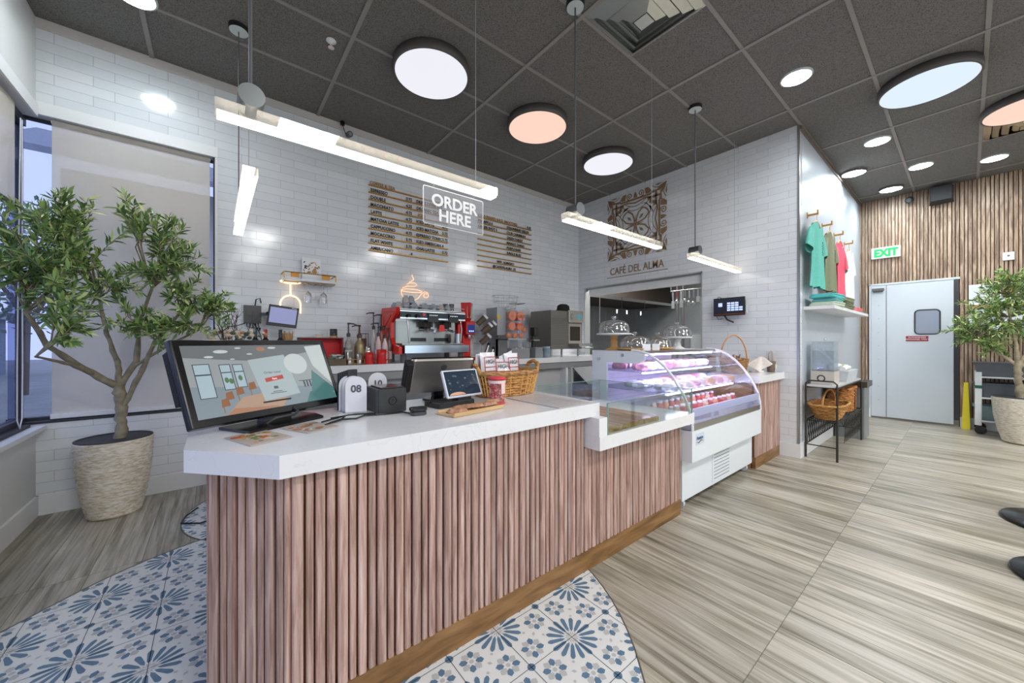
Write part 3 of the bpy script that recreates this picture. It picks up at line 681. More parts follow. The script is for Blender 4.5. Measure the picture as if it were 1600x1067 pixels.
# interlaced arches
for s_ in rot4(arc(.0,1.02,.60,212,328,26)): band(s_, .022)
for s_ in rot4(arc(.0,1.02,.48,222,318,22)): band(s_, .022)
for s_ in rot4([(-.56,.66),(-.30,.70),(0,.64),(.30,.70),(.56,.66)]): band(s_, .045)
for s_ in rot4([(.18,.57),(.38,.53),(.46,.42),(.40,.50),(.30,.56)]): flat(s_)
for s_ in rot4([(-.18,.57),(-.38,.53),(-.46,.42),(-.40,.50),(-.30,.56)][::-1]): flat(s_)
# centre flower, four double petals outlined in bronze
for s_ in rot4([(.03,.03),(.05,.20),(.10,.32),(.24,.44),(.33,.40),(.40,.33),(.44,.24),(.32,.10),(.20,.05)]): band(s_, .045, True)
for s_ in rot4([(.12,.12),(.17,.23),(.27,.27),(.23,.17)]): flat(s_)
for s_ in rot4([(0,.02),(-.022,.10),(0,.30),(.022,.10)]): flat(s_)
flat([(.035*math.cos(k*PI/6), .035*math.sin(k*PI/6)) for k in range(12)])
# corner leaves and tendrils
for s_ in rot4([(.985,.985),(.93,.80),(.80,.66),(.78,.76),(.86,.88)]): flat(s_)
for s_ in rot4([(.985,.985),(.88,.86),(.76,.78),(.66,.80),(.80,.93)][::-1]): flat(s_)
for s_ in rot4([(.99,.90),(.99,.70),(.97,.62),(.94,.72)]): flat(s_)
for s_ in rot4([(.90,.99),(.70,.99),(.62,.97),(.72,.94)][::-1]): flat(s_)
for s_ in rot4([(.55,.97),(.60,.93),(.66,.90),(.74,.88),(.78,.91)]): band(s_, .022)
for s_ in rot4([(.97,.55),(.93,.60),(.90,.66),(.88,.74),(.91,.78)]): band(s_, .022)
em.build('emblem', BRZ, t)
text('CAFÉ DEL ALMA','lettering',BRZ,.155,.002,t,(0,-.004,.045),align='CENTER',bold=.0008,sx=.80)
MB().box(-.505,.505,-.005,0,.0,.010).build('underline', BRZ, t)
# neon signs (lit tubes)
NEON = M('neon_tube',(255,220,190),.4,emit=(255,196,140),es=1.3); NEONW = M('neon_tube_white',(255,230,200),.4,emit=(255,220,180),es=1.5)
t = thing('neon_sign','small neon coffee cup with steam glowing above the espresso machine','neon sign',(1.83,YM-.03,1.74))
mb = MB()
mb.tube([(.13*math.cos(a),0,.115+.02*math.sin(a)) for a in [k*PI/12 for k in range(24)]],.0036,6,closed=True)
mb.tube([(-.13,0,.115),(-.125,0,.06),(-.085,0,.018),(-.02,0,.0),(.03,0,.004),(.08,0,.03),(.12,0,.085),(.14,0,.10)],.0036,6)
mb.tube([(.18+(.045-.028*k/26)*math.cos(2.6-k*.32),0,.075+(.045-.028*k/26)*math.sin(2.6-k*.32)) for k in range(27)],.0036,6)
mb.tube([(-.115,0,.14),(-.06,0,.165),(.03,0,.17),(.07,0,.19),(.04,0,.212),(-.02,0,.208),(-.06,0,.19)],.0036,6)
mb.tube([(-.03,0,.215),(.0,0,.235),(.025,0,.25),(.02,0,.27),(.005,0,.285),(.008,0,.31)],.0036,6)
mb.build('tube', NEON, t)
MB().cyl((-.1,.004,.05),(-.1,.03,.05),.004).cyl((.1,.004,.08),(.1,.03,.08),.004).build('standoff', ACRYL, t)
t = thing('neon_sign','upside-down neon wine glass glowing under the gold wall shelf','neon sign',(.577,YM-.03,1.53))
mb = MB()
mb.tube([(.085*math.cos(k*PI/12),0,.305+.014*math.sin(k*PI/12)) for k in range(24)],.0075,6,closed=True)
mb.tube([(0,0,.29),(0,0,.17)],.0075,6)
mb.tube([(.086*math.cos(a),0,.085+.085*math.sin(a)) for a in [PI*k/16 for k in range(17)]]+[(-.086,0,0)],.0075,6).tube([(.086,0,.085),(.086,0,0)],.0075,6)
mb.build('tube', NEONW, t)
# gold wall shelf with its glasses
t = thing('wall_shelf','white shelf with a gold rail and stemware rack on the tiled wall','shelf',(.73,YM,1.835))
MB().box(-.225,.225,-.17,0,.0,.016).build('board', WHITE_GL, t)
rl = MB().tube([(-.225,0,.075),(-.225,-.175,.075),(.225,-.175,.075),(.225,0,.075)],.006,6)
for x in (-.225,.225): rl.box(x-.005,x+.005,-.18,-.17,.016,.078)
rl.build('guard_rail', GOLD, t)
MB().box(-.17,-.10,-.172,-.166,.03,.072).box(.10,.17,-.172,-.166,.03,.072).build('rail_plate', M('amber_plate',(178,120,40),.35,.4), t)
rk = MB()
for x in (-.22,-.10,-.03,.06,.13,.22): rk.tube([(x,-.005,-.012),(x,-.165,-.012)],.0035,6)
rk.tube([(-.22,-.165,-.012),(.22,-.165,-.012)],.004,6); rk.tube([(-.22,-.165,-.012),(-.22,-.165,.0)],.004,6); rk.tube([(.22,-.165,-.012),(.22,-.165,.0)],.004,6)
rk.build('stemware_rack', GOLD, t)
for x, lb in ((.715,'left wine glass hanging upside down under the gold shelf'),(.855,'right wine glass hanging upside down under the gold shelf')):
    gl = MB().lathe([(.0,.0),(.032,-.001),(.032,-.003),(.005,-.008),(.0035,-.07),(.008,-.08),(.030,-.10),(.036,-.13),(.030,-.19)],n=20).build('wine_glass', DOMEG)
    gl.location = (x, 4.09, 1.822); tag(gl, lb, 'wine glass', 'wine glasses hanging from the shelf')
t = thing('greeting_card','white card with a colourful flower print standing on the gold shelf','card',(.755,4.13,1.852),0,rx=-.06)
bbox(-.085,.085,-.004,.004,0,.235,r=.003).build('card_stock', WHITE, t)
fl_ = MB(); random.seed(4)
for k in range(60):
    x = random.uniform(-.07,.07); z = random.uniform(.07,.20); r = random.uniform(.004,.009); fl_.mi = random.randrange(4)
    fl_.cyl((x,-.0045,z),(x,-.0056,z),r,n=7,smooth=False)
fl_.mi = 2; fl_.cyl((.025,-.0045,.10),(.025,-.006,.10),.024,n=9); fl_.mi = 0; fl_.cyl((.03,-.006,.125),(.03,-.0065,.125),.012,n=8)
fl_.build('printed_flowers', [M('print_orange',(196,120,72),.6),M('print_green',(84,112,84),.6),M('print_ochre',(170,140,90),.6),M('print_navy',(70,78,96),.6)], t)
# screens and boxes on the long wall
t = thing('wall_router','dark grey bracket box with loose cables on the tiled wall left of the small monitor','bracket',(.272,YM,1.42))
MB().box(-.066,.066,-.045,0,0,.165).box(-.05,-.005,-.052,-.045,.07,.12).box(.02,.06,-.052,-.045,.02,.06).build('housing', M('housing_grey',(92,94,94),.5), t)
cb = MB().tube([(.02,-.03,.165),(.025,-.05,.22),(.055,-.05,.235),(.065,-.04,.19)],.005,6).tube([(-.05,-.03,.0),(-.10,-.04,-.02),(-.18,-.04,-.04),(-.24,-.03,-.10)],.004,6)
for k in range(5): cb.tube([(-.04+.02*k,-.03,.01),(-.045+.025*k,-.05,-.03-.01*k),(-.02+.02*k,-.03,-.04)],.004,5)
cb.tube([(.01,-.03,.0),(.05,-.05,-.08),(.07,-.05,-.16)],.004,6)
cb.build('cable', BLACK, t)
MB().box(.06,.14,-.08,-.05,.075,.10).build('swing_arm', M('arm_blue_grey',(70,84,104),.4), t)
t = thing('monitor','small black monitor with a lavender screen tilted over the back counter bottles','monitor',(.475,3.95,1.385),math.radians(-4),ry=math.radians(7))
bbox(-.118,.118,-.012,.012,0,.19,r=.006).build('bezel', M('bezel_maroon_black',(44,24,28),.25), t)
MB().box(-.104,.104,-.0135,-.0118,.03,.17).build('screen', M('screen_lavender',(40,40,60),.2,emit=(146,150,196),es=.85), t)
MB().tube([(.0,.02,.1),(-.09,.08,.13),(-.12,.17,.12)],.012,8).build('wall_arm', BLACK, t)
MB().box(.06,.10,-.0135,-.012,.176,.184).build('maker_label', M('label_pale',(200,196,206),.5), t)
t = thing('tablet_display','black order tablet with blue buttons mounted on the tiled side wall','tablet',(4.79,1.79,1.56),-PI/2-.05)
bbox(-.175,.175,-.012,.012,0,.215,r=.006).build('case', M('tablet_case',(40,28,28),.25), t)
MB().box(-.165,.165,-.0135,-.0115,.028,.205).build('screen', M('tablet_screen',(20,22,34),.15,emit=(26,30,44),es=.8), t)
bt = MB()
for i in range(3):
    for j in range(4): bt.box(-.015+.044*i,.022+.044*i,-.0146,-.0134,.055+.027*j,.075+.027*j)
bt.box(-.115,-.07,-.0146,-.0134,.11,.155).box(.117,.155,-.0146,-.0134,.055,.075).box(.117,.155,-.0146,-.0134,.082,.102)
bt.build('button_grid', M('button_glow',(180,196,240),.4,emit=(186,202,246),es=.9), t)
MB().box(-.165,.165,-.0142,-.0125,.012,.024).build('brown_strip', M('strip_brown',(120,66,40),.4), t)
MB().box(.185,.188,.0,.04,.02,.19).box(-.14,.17,.012,.07,.05,.17).build('wall_mount', M('mount_pale',(206,210,214),.4), t)
MB().tube([(-.06,.03,.0),(-.03,.03,-.05),(.04,.03,-.08)],.010,7).tube([(-.17,.05,.01),(-.14,.04,-.04),(-.09,.03,-.03)],.004,6).tube([(-.15,.03,.215),(-.13,.03,.24),(-.10,.03,.22)],.004,6).build('cable', DGREY, t)
# exit sign, camera and speaker on the slatted wall
t = thing('exit_sign','white EXIT sign with glowing green letters on the slatted wall','exit sign',(XF,.82,2.60),-PI/2)
box(-.165,.165,-.045,0,0,.175).build('housing', M('exit_white',(236,244,242),.4,emit=(240,250,246),es=.05), t)
text('EXIT','exit_letters',M('exit_green',(20,180,90),.4,emit=(10,170,70),es=.7),.165,.001,t,(0,-.047,.028),align='CENTER',bold=.009,sx=.80)
t = thing('security_camera','small black camera on the slatted wall under the ceiling','camera',(XF,.56,3.43),-PI/2)
MB().cyl((0,0,.03),(0,-.03,.03),.04,n=16).build('base', BLACK, t); MB().cyl((0,-.03,.03),(0,-.12,.0),.045,n=16).build('body', BLACKM, t); MB().cyl((0,-.12,.0),(0,-.125,-.002),.03,n=14).build('lens', M('lens_grey'), t)
t = thing('wall_speaker','black box loudspeaker on the slatted wall under the ceiling','speaker',(XF,.235,3.30),-PI/2,rx=.0)
MB().add([(-.10,-.20,.02),(.10,-.20,.02),(.12,-.03,0),(-.12,-.03,0),(-.10,-.22,.22),(.10,-.22,.22),(.12,-.03,.24),(-.12,-.03,.24)],[(0,3,2,1),(4,5,6,7),(0,1,5,4),(1,2,6,5),(2,3,7,6),(3,0,4,7)]).build('cabinet', M('speaker_grey',(52,54,56),.6), t)
MB().box(-.03,.03,-.04,0,.08,.27).build('bracket', BLACK, t)
t = thing('wall_sensor','small white sensor box on the slatted wall above the right potted tree','sensor',(XF,-.36,2.36),-PI/2)
bbox(-.05,.05,-.035,0,0,.11,r=.01).build('housing', WHITE, t); MB().cyl((0,-.035,.06),(0,-.038,.06),.012,n=12).build('eye', M('sensor_eye',(90,110,130),.3), t)
t = thing('notice_board','white wall panel with a wooden strip and a red arrow behind the right potted tree','panel',(XF-.005,-.62,1.40),-PI/2)
MB().box(-.60,.55,-.02,0,0,.66).build('panel', M('panel_ice',(224,232,236),.4), t)
MB().box(-.60,.55,-.03,-.02,.32,.37).build('wooden_strip', LWOOD, t)
MB().add([(-.36,-.024,.52),(-.30,-.024,.50),(-.30,-.024,.47),(-.20,-.024,.50),(-.20,-.024,.60),(-.30,-.024,.57),(-.30,-.024,.545)],[(0,1,2,3,4,5,6)]).build('red_arrow', M('arrow_red',(206,60,60),.5), t)
# T-shirts
def shirt_mesh(seed):
    rnd = random.Random(seed); mb = MB(); ph = [rnd.uniform(0,6) for _ in range(4)]
    NX, NZ = 26, 26; H = .74
    def hw(v):
        return .235-.02*math.sin(PI*v) + .006*math.sin(5*v+ph[0])
    V = []; 
    for side in (0,1):
        for j in range(NZ+1):
            v = j/NZ
            for i in range(NX+1):
                u = -1+2*i/NX; x = hw(v)*u
                ztop = -.085*abs(u)**1.2 if abs(u) > .34 else (-.085*.34**1.2 - (.075 if side == 0 else .03)*(1-(u/.34)**2))
                z = ztop*(1-v)-H*v - (.006*math.sin(9*u+ph[3]) if j == NZ else 0)
                fold = .014*math.sin(6*u+ph[1]+1.3*v)*(.25+v)+.007*math.sin(15*u+ph[2])*v
                th = .028*math.sqrt(max(0,1-u*u))
                V.append((x, (-th if side == 0 else th*.6)+fold, z))
    n = (NX+1)*(NZ+1); Fc = []
    for j in range(NZ):
        for i in range(NX):
            a = j*(NX+1)+i; Fc.append((a,a+NX+1,a+NX+2,a+1)); b_ = a+n; Fc.append((b_,b_+1,b_+NX+2,b_+NX+1))
        a = j*(NX+1); Fc.append((a,n+a,n+a+NX+1,a+NX+1)); a += NX; Fc.append((a,a+NX+1,n+a+NX+1,n+a))
    mb.add(V, Fc, True); return mb
def sleeve_mesh(s_):
    mb = MB(); rings = []
    N = 16
    for k, (x, z, w_, d, tilt) in enumerate([(.175,-.11,.085,.020,.2),(.245,-.19,.100,.026,.45),(.285,-.27,.105,.032,.6),(.315,-.345,.105,.034,.6)]):
        for i in range(N):
            a = 2*PI*i/N; lx = w_*math.cos(a)
            rings.append((s_*(x+lx*math.cos(tilt)*.9), d*math.sin(a)*1.0, z+lx*math.sin(tilt)*(.55)+.01*math.sin(a*2)))
    Fc = [(k*N+i,k*N+(i+1)%N,(k+1)*N+(i+1)%N,(k+1)*N+i) for k in range(3) for i in range(N)]
    mb.add(rings, Fc, True); return mb
def tshirt(x, rgb, label, print_col=None, seed=1, z=2.60):
    mt = M('cotton_%d' % seed, rgb, .85, noise=(40,.05,.15))
    t = thing('t_shirt', label, 'T-shirt', (x, YQ := 1.036+.010*seed, z), 0, 'T-shirts hung in a row')
    shirt_mesh(seed).build('body', mt, t)
    for s_ in (-1,1): sleeve_mesh(s_).build('sleeve', mt, t)
    if print_col:
        pr = MB()
        for k in range(7): pr.tube([(.02+.012*math.sin(k*2.1),-.046,-.24-.022*k),(.05-.01*math.cos(k*1.7),-.047,-.25-.022*k)],.003,5)
        pr.build('chest_print', M('print_%d' % seed, print_col, .6), t)
    h = thing('clothes_hanger', 'wooden hanger holding the '+label.split(' T-shirt')[0]+' shirt', 'hanger', (x, YQ, z), 0, 'wooden clothes hangers')
    MB().tube([(-.15,0,-.05),(-.06,0,-.015),(0,0,.0),(.06,0,-.015),(.15,0,-.05)],[.006,.009,.010,.009,.006],8).build('shoulder_bar', LWOOD, h)
    MB().tube([(0,0,0),(0,0,.05),(.012,0,.062),(.02,.0,.075),(.008,0,.09),(-.006,0,.082)],.0025,6).build('hook', GOLD, h)
    k_ = thing('wall_hook', 'gold peg on the glossy wall carrying the '+label.split(' T-shirt')[0]+' shirt', 'hook', (x, YS, z+.075), 0, 'gold wall pegs')
    MB().box(-.012,.012,-.10,0,0,.018).box(-.012,.012,-.10,-.088,.018,.05).build('arm', GOLD, k_)
    MB().box(-.02,.02,-.006,0,-.02,.04).build('back_plate', GOLD, k_)
tshirt(5.20,(104,190,176),'mint green T-shirt hanging nearest the tiled corner',(70,90,90),1,2.585)
tshirt(5.87,(128,134,108),'olive grey T-shirt hanging between the mint and the pink ones',(60,60,56),2,2.60)
tshirt(6.52,(238,92,116),'hot pink T-shirt hanging third in the row',(170,40,70),3,2.60)
tshirt(7.18,(226,232,230),'white T-shirt hanging last in the row',None,4,2.59)
t = thing('wall_shelf','white floating shelf under the hanging T-shirts holding folded shirts','shelf',(6.1,YS,1.60))
MB().box(-1.05,1.05,-.26,0,0,.035).build('board', WHITE, t)
for (x, n, rgbs, lb) in ((5.28,3,[(196,208,190),(104,176,176),(86,190,190)],['pale green folded shirt at the bottom of the left pile on the shelf','dull teal folded shirt in the middle of the left pile on the shelf','bright teal folded shirt on top of the left pile on the shelf']),
        (5.85,3,[(120,126,100),(112,118,92),(140,146,118)],['olive folded shirt at the bottom of the middle pile on the shelf','olive folded shirt in the middle of the central pile on the shelf','light olive folded shirt on top of the middle pile on the shelf']),
        (6.42,1,[(240,130,140)],['single pink folded shirt at the right of the shelf'])):
    for k in range(n):
        f = MB(); f.bbox(-.21,.21,-.12,.10,0,.028,r=.03,seg=4); f.bbox(-.20,.205,-.126,.09,.026,.042,r=.03,seg=4)
        o = f.build('folded_shirt', M('folded_%d_%d' % (int(x*100),k), rgbs[k], .9, noise=(25,.08,.2)))
        o.location = (x+.02*math.sin(k*2), YS-.15, 1.636+k*.043); o.rotation_euler[2] = .06*math.sin(k*3+x); tag(o, lb[k], 'folded shirt', 'folded shirts on the shelf')

# ================================================================== SERVICE COUNTER
CY = 1.31; ZT = .915
t = thing('counter_base','long service counter base faced with walnut slats','counter',(.18,CY,0))
car = MB().prism([(.03-.18,1.53-CY),(.20-.18,.022),(2.60-.18,.022),(2.60-.18,.60),(1.55-.18,.60),(.03-.18,.60)],.0,.64)
car.prism([(.03-.18,1.53-CY),(.20-.18,.022),(1.55-.18,.022),(1.55-.18,.60),(.03-.18,.60)],.64,.843)
car.build('carcass', M('carcass_brown',(178,124,84),.8), t)
sl = MB(); random.seed(3)
def slats(mb, p0, p1, z0, zf, T=.011, out=None):
    dx, dy = p1[0]-p0[0], p1[1]-p0[1]; L = math.hypot(dx,dy); dx /= L; dy /= L; nx, ny = (dy, -dx) if out is None else out
    s = 0; k = 0
    while s < L-.006:
        wd = (.031,.021,.027,.024)[k % 4]; e = min(s+wd, L)
        a = (p0[0]+dx*s, p0[1]+dy*s); b_ = (p0[0]+dx*e, p0[1]+dy*e); T_ = T*(1,.8,1,.7)[k % 4]
        c_ = .004 if e-s > .012 else 0
        mb.prism([(a[0]-nx*.004,a[1]-ny*.004),(b_[0]-nx*.004,b_[1]-ny*.004),(b_[0]+nx*(T_-c_),b_[1]+ny*(T_-c_)),(b_[0]+nx*T_-dx*c_,b_[1]+ny*T_-dy*c_),(a[0]+nx*T_+dx*c_,a[1]+ny*T_+dy*c_),(a[0]+nx*(T_-c_),a[1]+ny*(T_-c_))][::-1], z0, zf(a[0]))
        s = e+(.008,.006,.007)[k % 3]; k += 1
zf = lambda x: .843 if x < 1.355 else .672
slats(sl, (-.19+.0,1.51-CY), (.0,0.0), .112, zf)
slats(sl, (.004,0.0), (2.44,0.0), .112, zf)
slats(sl, (-.185,.68), (-.19,.205), .112, zf)
sl.build('slat_facing', SLATX, t)
kb = MB().prism([(-.195,.195),(.0,-.010),(2.44,-.010),(2.44,.03),(.02,.03),(-.17,.24)],.0,.112)
kb.prism([(-.195,.195),(-.17,.24),(-.17,.69),(-.195,.69)],0,.112)
kb.build('kick_board', OAK, t)
ct = MB().prism([(.147,1.265),(1.640,1.265),(1.700,2.01),(-.075,2.01),(-.075,1.52)],.845,ZT)
o = ct.build('countertop', QUARTZ); tag(o,'white veined quartz countertop with a cut corner holding the ordering screens','countertop')
lo_ = MB().prism([(1.565,1.205),(2.625,1.205),(2.625,2.01),(1.565,2.01)],.675,.747)
lo_.box(1.567,1.635,1.21,2.0,.7475,.8445)
o = lo_.build('countertop', QUARTZ); tag(o,'lower quartz ledge boxed in by glass beside the pastry case','countertop')
t = thing('glass_guard','clear glass box around the cutting boards on the lower ledge','glass guard',(1.63,1.21,.7475))
MB().box(.012,.975,-.0,.008,0,.168).build('front_pane', GREENG, t)
MB().box(.24,.975,.792,.800,.001,.168).build('back_pane', GREENG, t)
MB().box(.967,.975,.008,.80,0,.168).build('end_pane', GREENG, t)
EDG = M('glass_edge_green',(120,164,150),.15)
MB().box(.012,.975,-.0,.008,.168,.171).box(.24,.975,.80,.808,.168,.171).box(.967,.975,.0,.808,.168,.171).box(.972,.976,-.001,.008,0,.168).box(.009,.013,-.001,.008,0,.168).build('polished_edge', EDG, t)
for (x0,x1,y0,y1,lb) in ((1.655,2.025,1.235,1.93,'large live-edge wooden board under the glass beside the pastry case'),(2.035,2.20,1.235,1.93,'narrow live-edge wooden board next to the large one under the glass')):
    mb = MB(); P = [(x0,y0)]+[(x0+(x1-x0)*k/6, y0+.006*math.sin(k*2.3)) for k in range(1,6)]+[(x1,y0),(x1,y1),(x0,y1)]
    mb.prism([(p[0]-x0,p[1]-y0) for p in P],0,.030)
    o = mb.build('cutting_board', BOARDM); o.location = (x0,y0,.7478); tag(o,lb,'cutting board')
    ed = MB().box(.002,x1-x0-.002,-.0035,-.0005,.002,.024).build('golden_bark_edge', M('bark_gold',(150,116,44),.4,noise=(60,.4,.3)), o)
# right run of the counter against the side wall
t = thing('counter_base','short slatted counter base between the pastry case and the tiled side wall','counter',(4.12,CY,0))
MB().box(0,.745,.022,.70,0,.843).build('carcass', M('carcass_brown'), t)
s2 = MB(); slats(s2,(0,0),(.748,0),.112,lambda x:.843); s2.build('slat_facing', SLATX, t)
MB().box(0,.748,-.010,.03,0,.112).build('kick_board', OAK, t)
o = box(4.065,4.868,1.255,2.03,.845,ZT).build('countertop', QUARTZ); tag(o,'short white quartz countertop against the side wall, with the handled basket on it','countertop')

# ------------------------------------------------------------------ refrigerated case
CW = M('case_white',(232,238,244),.28); X0, X1 = 2.66, 4.05
t = thing('pastry_case','white refrigerated display case with curved glass and lit shelves of packaged food','display case',(X0,CY,0))
L = X1-X0; BY = .82
b_ = MB().box(0,L,0.0,BY,.075,.56)
cab = b_.build('cabinet', CW, t)
MB().box(-.025,L-.02,-.085,.0,.385,.605).build('front_apron', CW, t)
lv = MB().box(.50,.90,-.006,0,.10,.384)
for k in range(9): lv.mi = 1; lv.box(.53,.83,-.008,-.0055,.12+k*.028,.126+k*.028)
lv.mi = 2
for x in (.58,.80): lv.cyl((x,-.012,.372),(x,-.004,.372),.005,n=8)
lv.build('vent_panel', [CW, M('louvre_grey',(150,156,162),.5), BLACK], t)
MB().box(.40,.48,-.002,.0,.335,.375).build('yellow_label', M('label_gold',(206,170,50),.5), t)
lb = MB().box(.035,.165,-.0865,-.085,.50,.585).build('badge', M('badge_pale',(214,222,230),.4), t)
text('Avantco','badge_letters',M('badge_blue',(40,100,140),.4),.036,.0006,t,(.04,-.0875,.538),bold=.001,sx=.85)
MB().tube([(.04,-.088,.525),(.07,-.088,.515),(.11,-.088,.530),(.15,-.088,.522)],[.001,.003,.003,.0008],6).build('badge_swoosh', M('badge_navy',(30,44,66),.4), lb)
for x, y in ((.07,.05),(L-.07,.05),(.07,BY-.08),(L-.07,BY-.08)):
    MB().cyl((x-.014,y,.036),(x+.014,y,.036),.034,n=18).box(x-.02,x+.02,y-.022,y+.022,.060,.076).build('caster', M('caster_pale',(206,210,214),.4), t)
MB().box(.35,.75,.02,.04,.055,.07).build('cable_tray', DGREY, t)
MB().box(.012,L-.012,-.078,-.055,.606,.650).build('front_sill', STEEL, t)
# profile of the ends
prof = [(-.075,.60),(-.070,.68),(-.055,.757),(-.02,.84),(.015,.90),(.07,.985),(.137,1.06),(.20,1.11),(.27,1.15),(.35,1.172)]
def profx(x, th, pts, y1, top):
    P = pts+[(y1,top),(y1,.60)]
    n = len(P)
    return MB().add([(x,p[0],p[1]) for p in P]+[(x+th,p[0],p[1]) for p in P],[list(range(n)),list(range(n,2*n))[::-1]]+[(i,n+i,n+(i+1)%n,(i+1)%n) for i in range(n)])
# white frame of the left end: back post, top rail, bottom
fr = MB().box(-.004,.012,.66,BY,.56,1.172).box(-.004,.012,.36,.66,1.07,1.172).box(-.004,.012,-.07,.66,.56,.605)
fr.add([(-.004,.36,1.07),(-.004,.36,1.172),(.012,.36,1.172),(.012,.36,1.07),(-.004,.30,1.10),(-.004,.30,1.162),(.012,.30,1.162),(.012,.30,1.10)],[(0,1,5,4),(3,7,6,2),(1,2,6,5),(0,4,7,3),(4,5,6,7)])
fr.build('end_frame', CW, t)
sc = MB()
for y, z in ((.74,1.10),(.50,1.135),(.74,.665)): sc.cyl((-.012,y,z),(-.003,y,z),.014,n=14)
sc.build('frame_screw', CHROME, t)
for x, nm in ((.002,'end_glass'),(L-.012,'end_glass')):
    profx(x,.006,prof,.66,1.172).build(nm, CLEAR, t)
for x in (.003,L-.010):
    MB().tube([(x,p[0],p[1]) for p in prof]+[(x,.42,1.176)],.011,8).build('curved_rail', WHITE_GL, t)
cg = MB(); n = len(prof)
cg.add([(.02,p[0],p[1]) for p in prof]+[(L-.02,p[0],p[1]) for p in prof],[(i,i+1,n+i+1,n+i) for i in range(n-1)],True)
cg.build('curved_glass', GLASS('curved_case_glass',(246,244,252),.13,rough=.03), t)
MB().box(.015,L-.015,.33,BY,1.150,1.172).build('top_deck', STEEL, t)
MB().box(.015,L-.015,BY-.02,BY,.60,1.15).build('back_panel', M('case_inner_white',(240,236,246),.4), t)
wr = MB()
for k in range(12): wr.box(.02,L-.02,BY-.024,BY-.02,.66+k*.040,.6615+k*.040)
wr.build('perforated_back', M('slot_lilac',(160,146,190),.5), t)
MB().box(.015,L-.015,-.06,BY-.02,.606,.640).build('deck', M('case_inner_white'), t)
MB().box(.02,L-.02,-.066,-.058,.640,.760).build('front_lip', GLASS('front_lip_acrylic',(226,230,240),.10,haze=.55,hazec=(206,212,236)), t)
MB().box(.02,L-.02,.10,BY-.03,.845,.853).build('glass_shelf', GLASS('shelf_glass',(226,232,240),.12,haze=.15), t)
MB().box(.02,L-.02,.30,BY-.03,.998,1.004).box(.02,L-.02,.296,.30,.99,1.016).build('glass_shelf', GLASS('shelf_glass'), t)
MB().box(.06,L-.06,.34,.37,1.135,1.149).box(.06,L-.06,.34,.36,.985,.996).box(.06,L-.06,.14,.16,.832,.843).build('led_strip', M('led_lilac',(240,230,255),.4,emit=(222,204,255),es=26), t)
# food in the case
random.seed(11)
def wrap(x, y, z, rgb, label, group, sx=.065, sy=.05, sz=.05, i=0):
    mb = MB(); N, K = 12, 7
    V = []
    for k in range(K+1):
        a = -PI/2+PI*k/K
        for j in range(N):
            b1 = 2*PI*j/N; rr = 1+.16*math.sin(3*b1+i)+.12*math.cos(5*b1+k+i)
            V.append((sx*math.cos(a)**.6*math.cos(b1)*rr if abs(a)<PI/2-.01 else 0, sy*math.cos(a)**.6*math.sin(b1)*rr if abs(a)<PI/2-.01 else 0, sz*(.5+.5*math.sin(a))))
    mb.add(V,[(k*N+j,k*N+(j+1)%N,(k+1)*N+(j+1)%N,(k+1)*N+j) for k in range(K) for j in range(N)],False)
    o = mb.build('wrapped_sandwich', M('wrap_%d_%d_%d' % rgb, rgb, .22, noise=(30,.22,.6))); o.location = (x,y,z); o.rotation_euler[2] = random.uniform(-.5,.5)
    tag(o, label, 'packaged food', group); return o
cols = [(226,190,198),(236,214,206),(232,226,236),(222,150,166),(214,180,150),(236,232,240)]
n = 0
for k in range(9):
    for r_ in range(2):
        wrap(X0+.12+k*.145, CY+.42+r_*.19, 1.0045, cols[(k+r_)%6] if k else (222,160,178), 'plastic wrapped sandwich on the upper glass shelf of the pastry case','wrapped sandwiches on the upper shelf',.055,.070,.070,n); n += 1
for k in range(9):
    for r_ in range(2):
        wrap(X0+.12+k*.145, CY+.20+r_*.26, .8535, (236,234,242) if k < 3 else cols[(k*2+r_)%6], 'clear plastic food packet on the lower glass shelf of the pastry case','packets on the lower shelf',.055,.095,.070,n); n += 1
for k in range(13):
    c_ = [(206,110,96),(220,196,150),(200,80,84),(224,150,110),(190,60,70)][k % 5]
    for r_ in range(2):
        b = MB(); b.mi = 0; b.lathe([(.024,0),(.026,.01),(.026,.075),(.018,.088)],n=14); b.mi = 1; b.lathe([(.019,.088),(.020,.105),(1e-6,.106)],n=14)
        o = b.build('drink_bottle', [M('juice_%d' % (k%5), c_, .25), WHITE]); o.location = (X0+.08+k*.100, CY+.13+r_*.20, .6405)
        tag(o, 'small juice bottle with a white cap on the bottom deck of the pastry case','bottle','juice bottles in the pastry case')
for k in range(12):
    o = MB().bbox(-.048,.048,-.02,.02,0,.095,r=.012).build('clear_pot', GLASS('pot_plastic',(214,222,240),.14,haze=.4,hazec=(196,208,240))); o.location = (X0+.09+k*.108, CY-.02, .6405)
    tag(o,'clear plastic pot in the front row behind the low lip of the pastry case','food pot','clear pots in the front row')
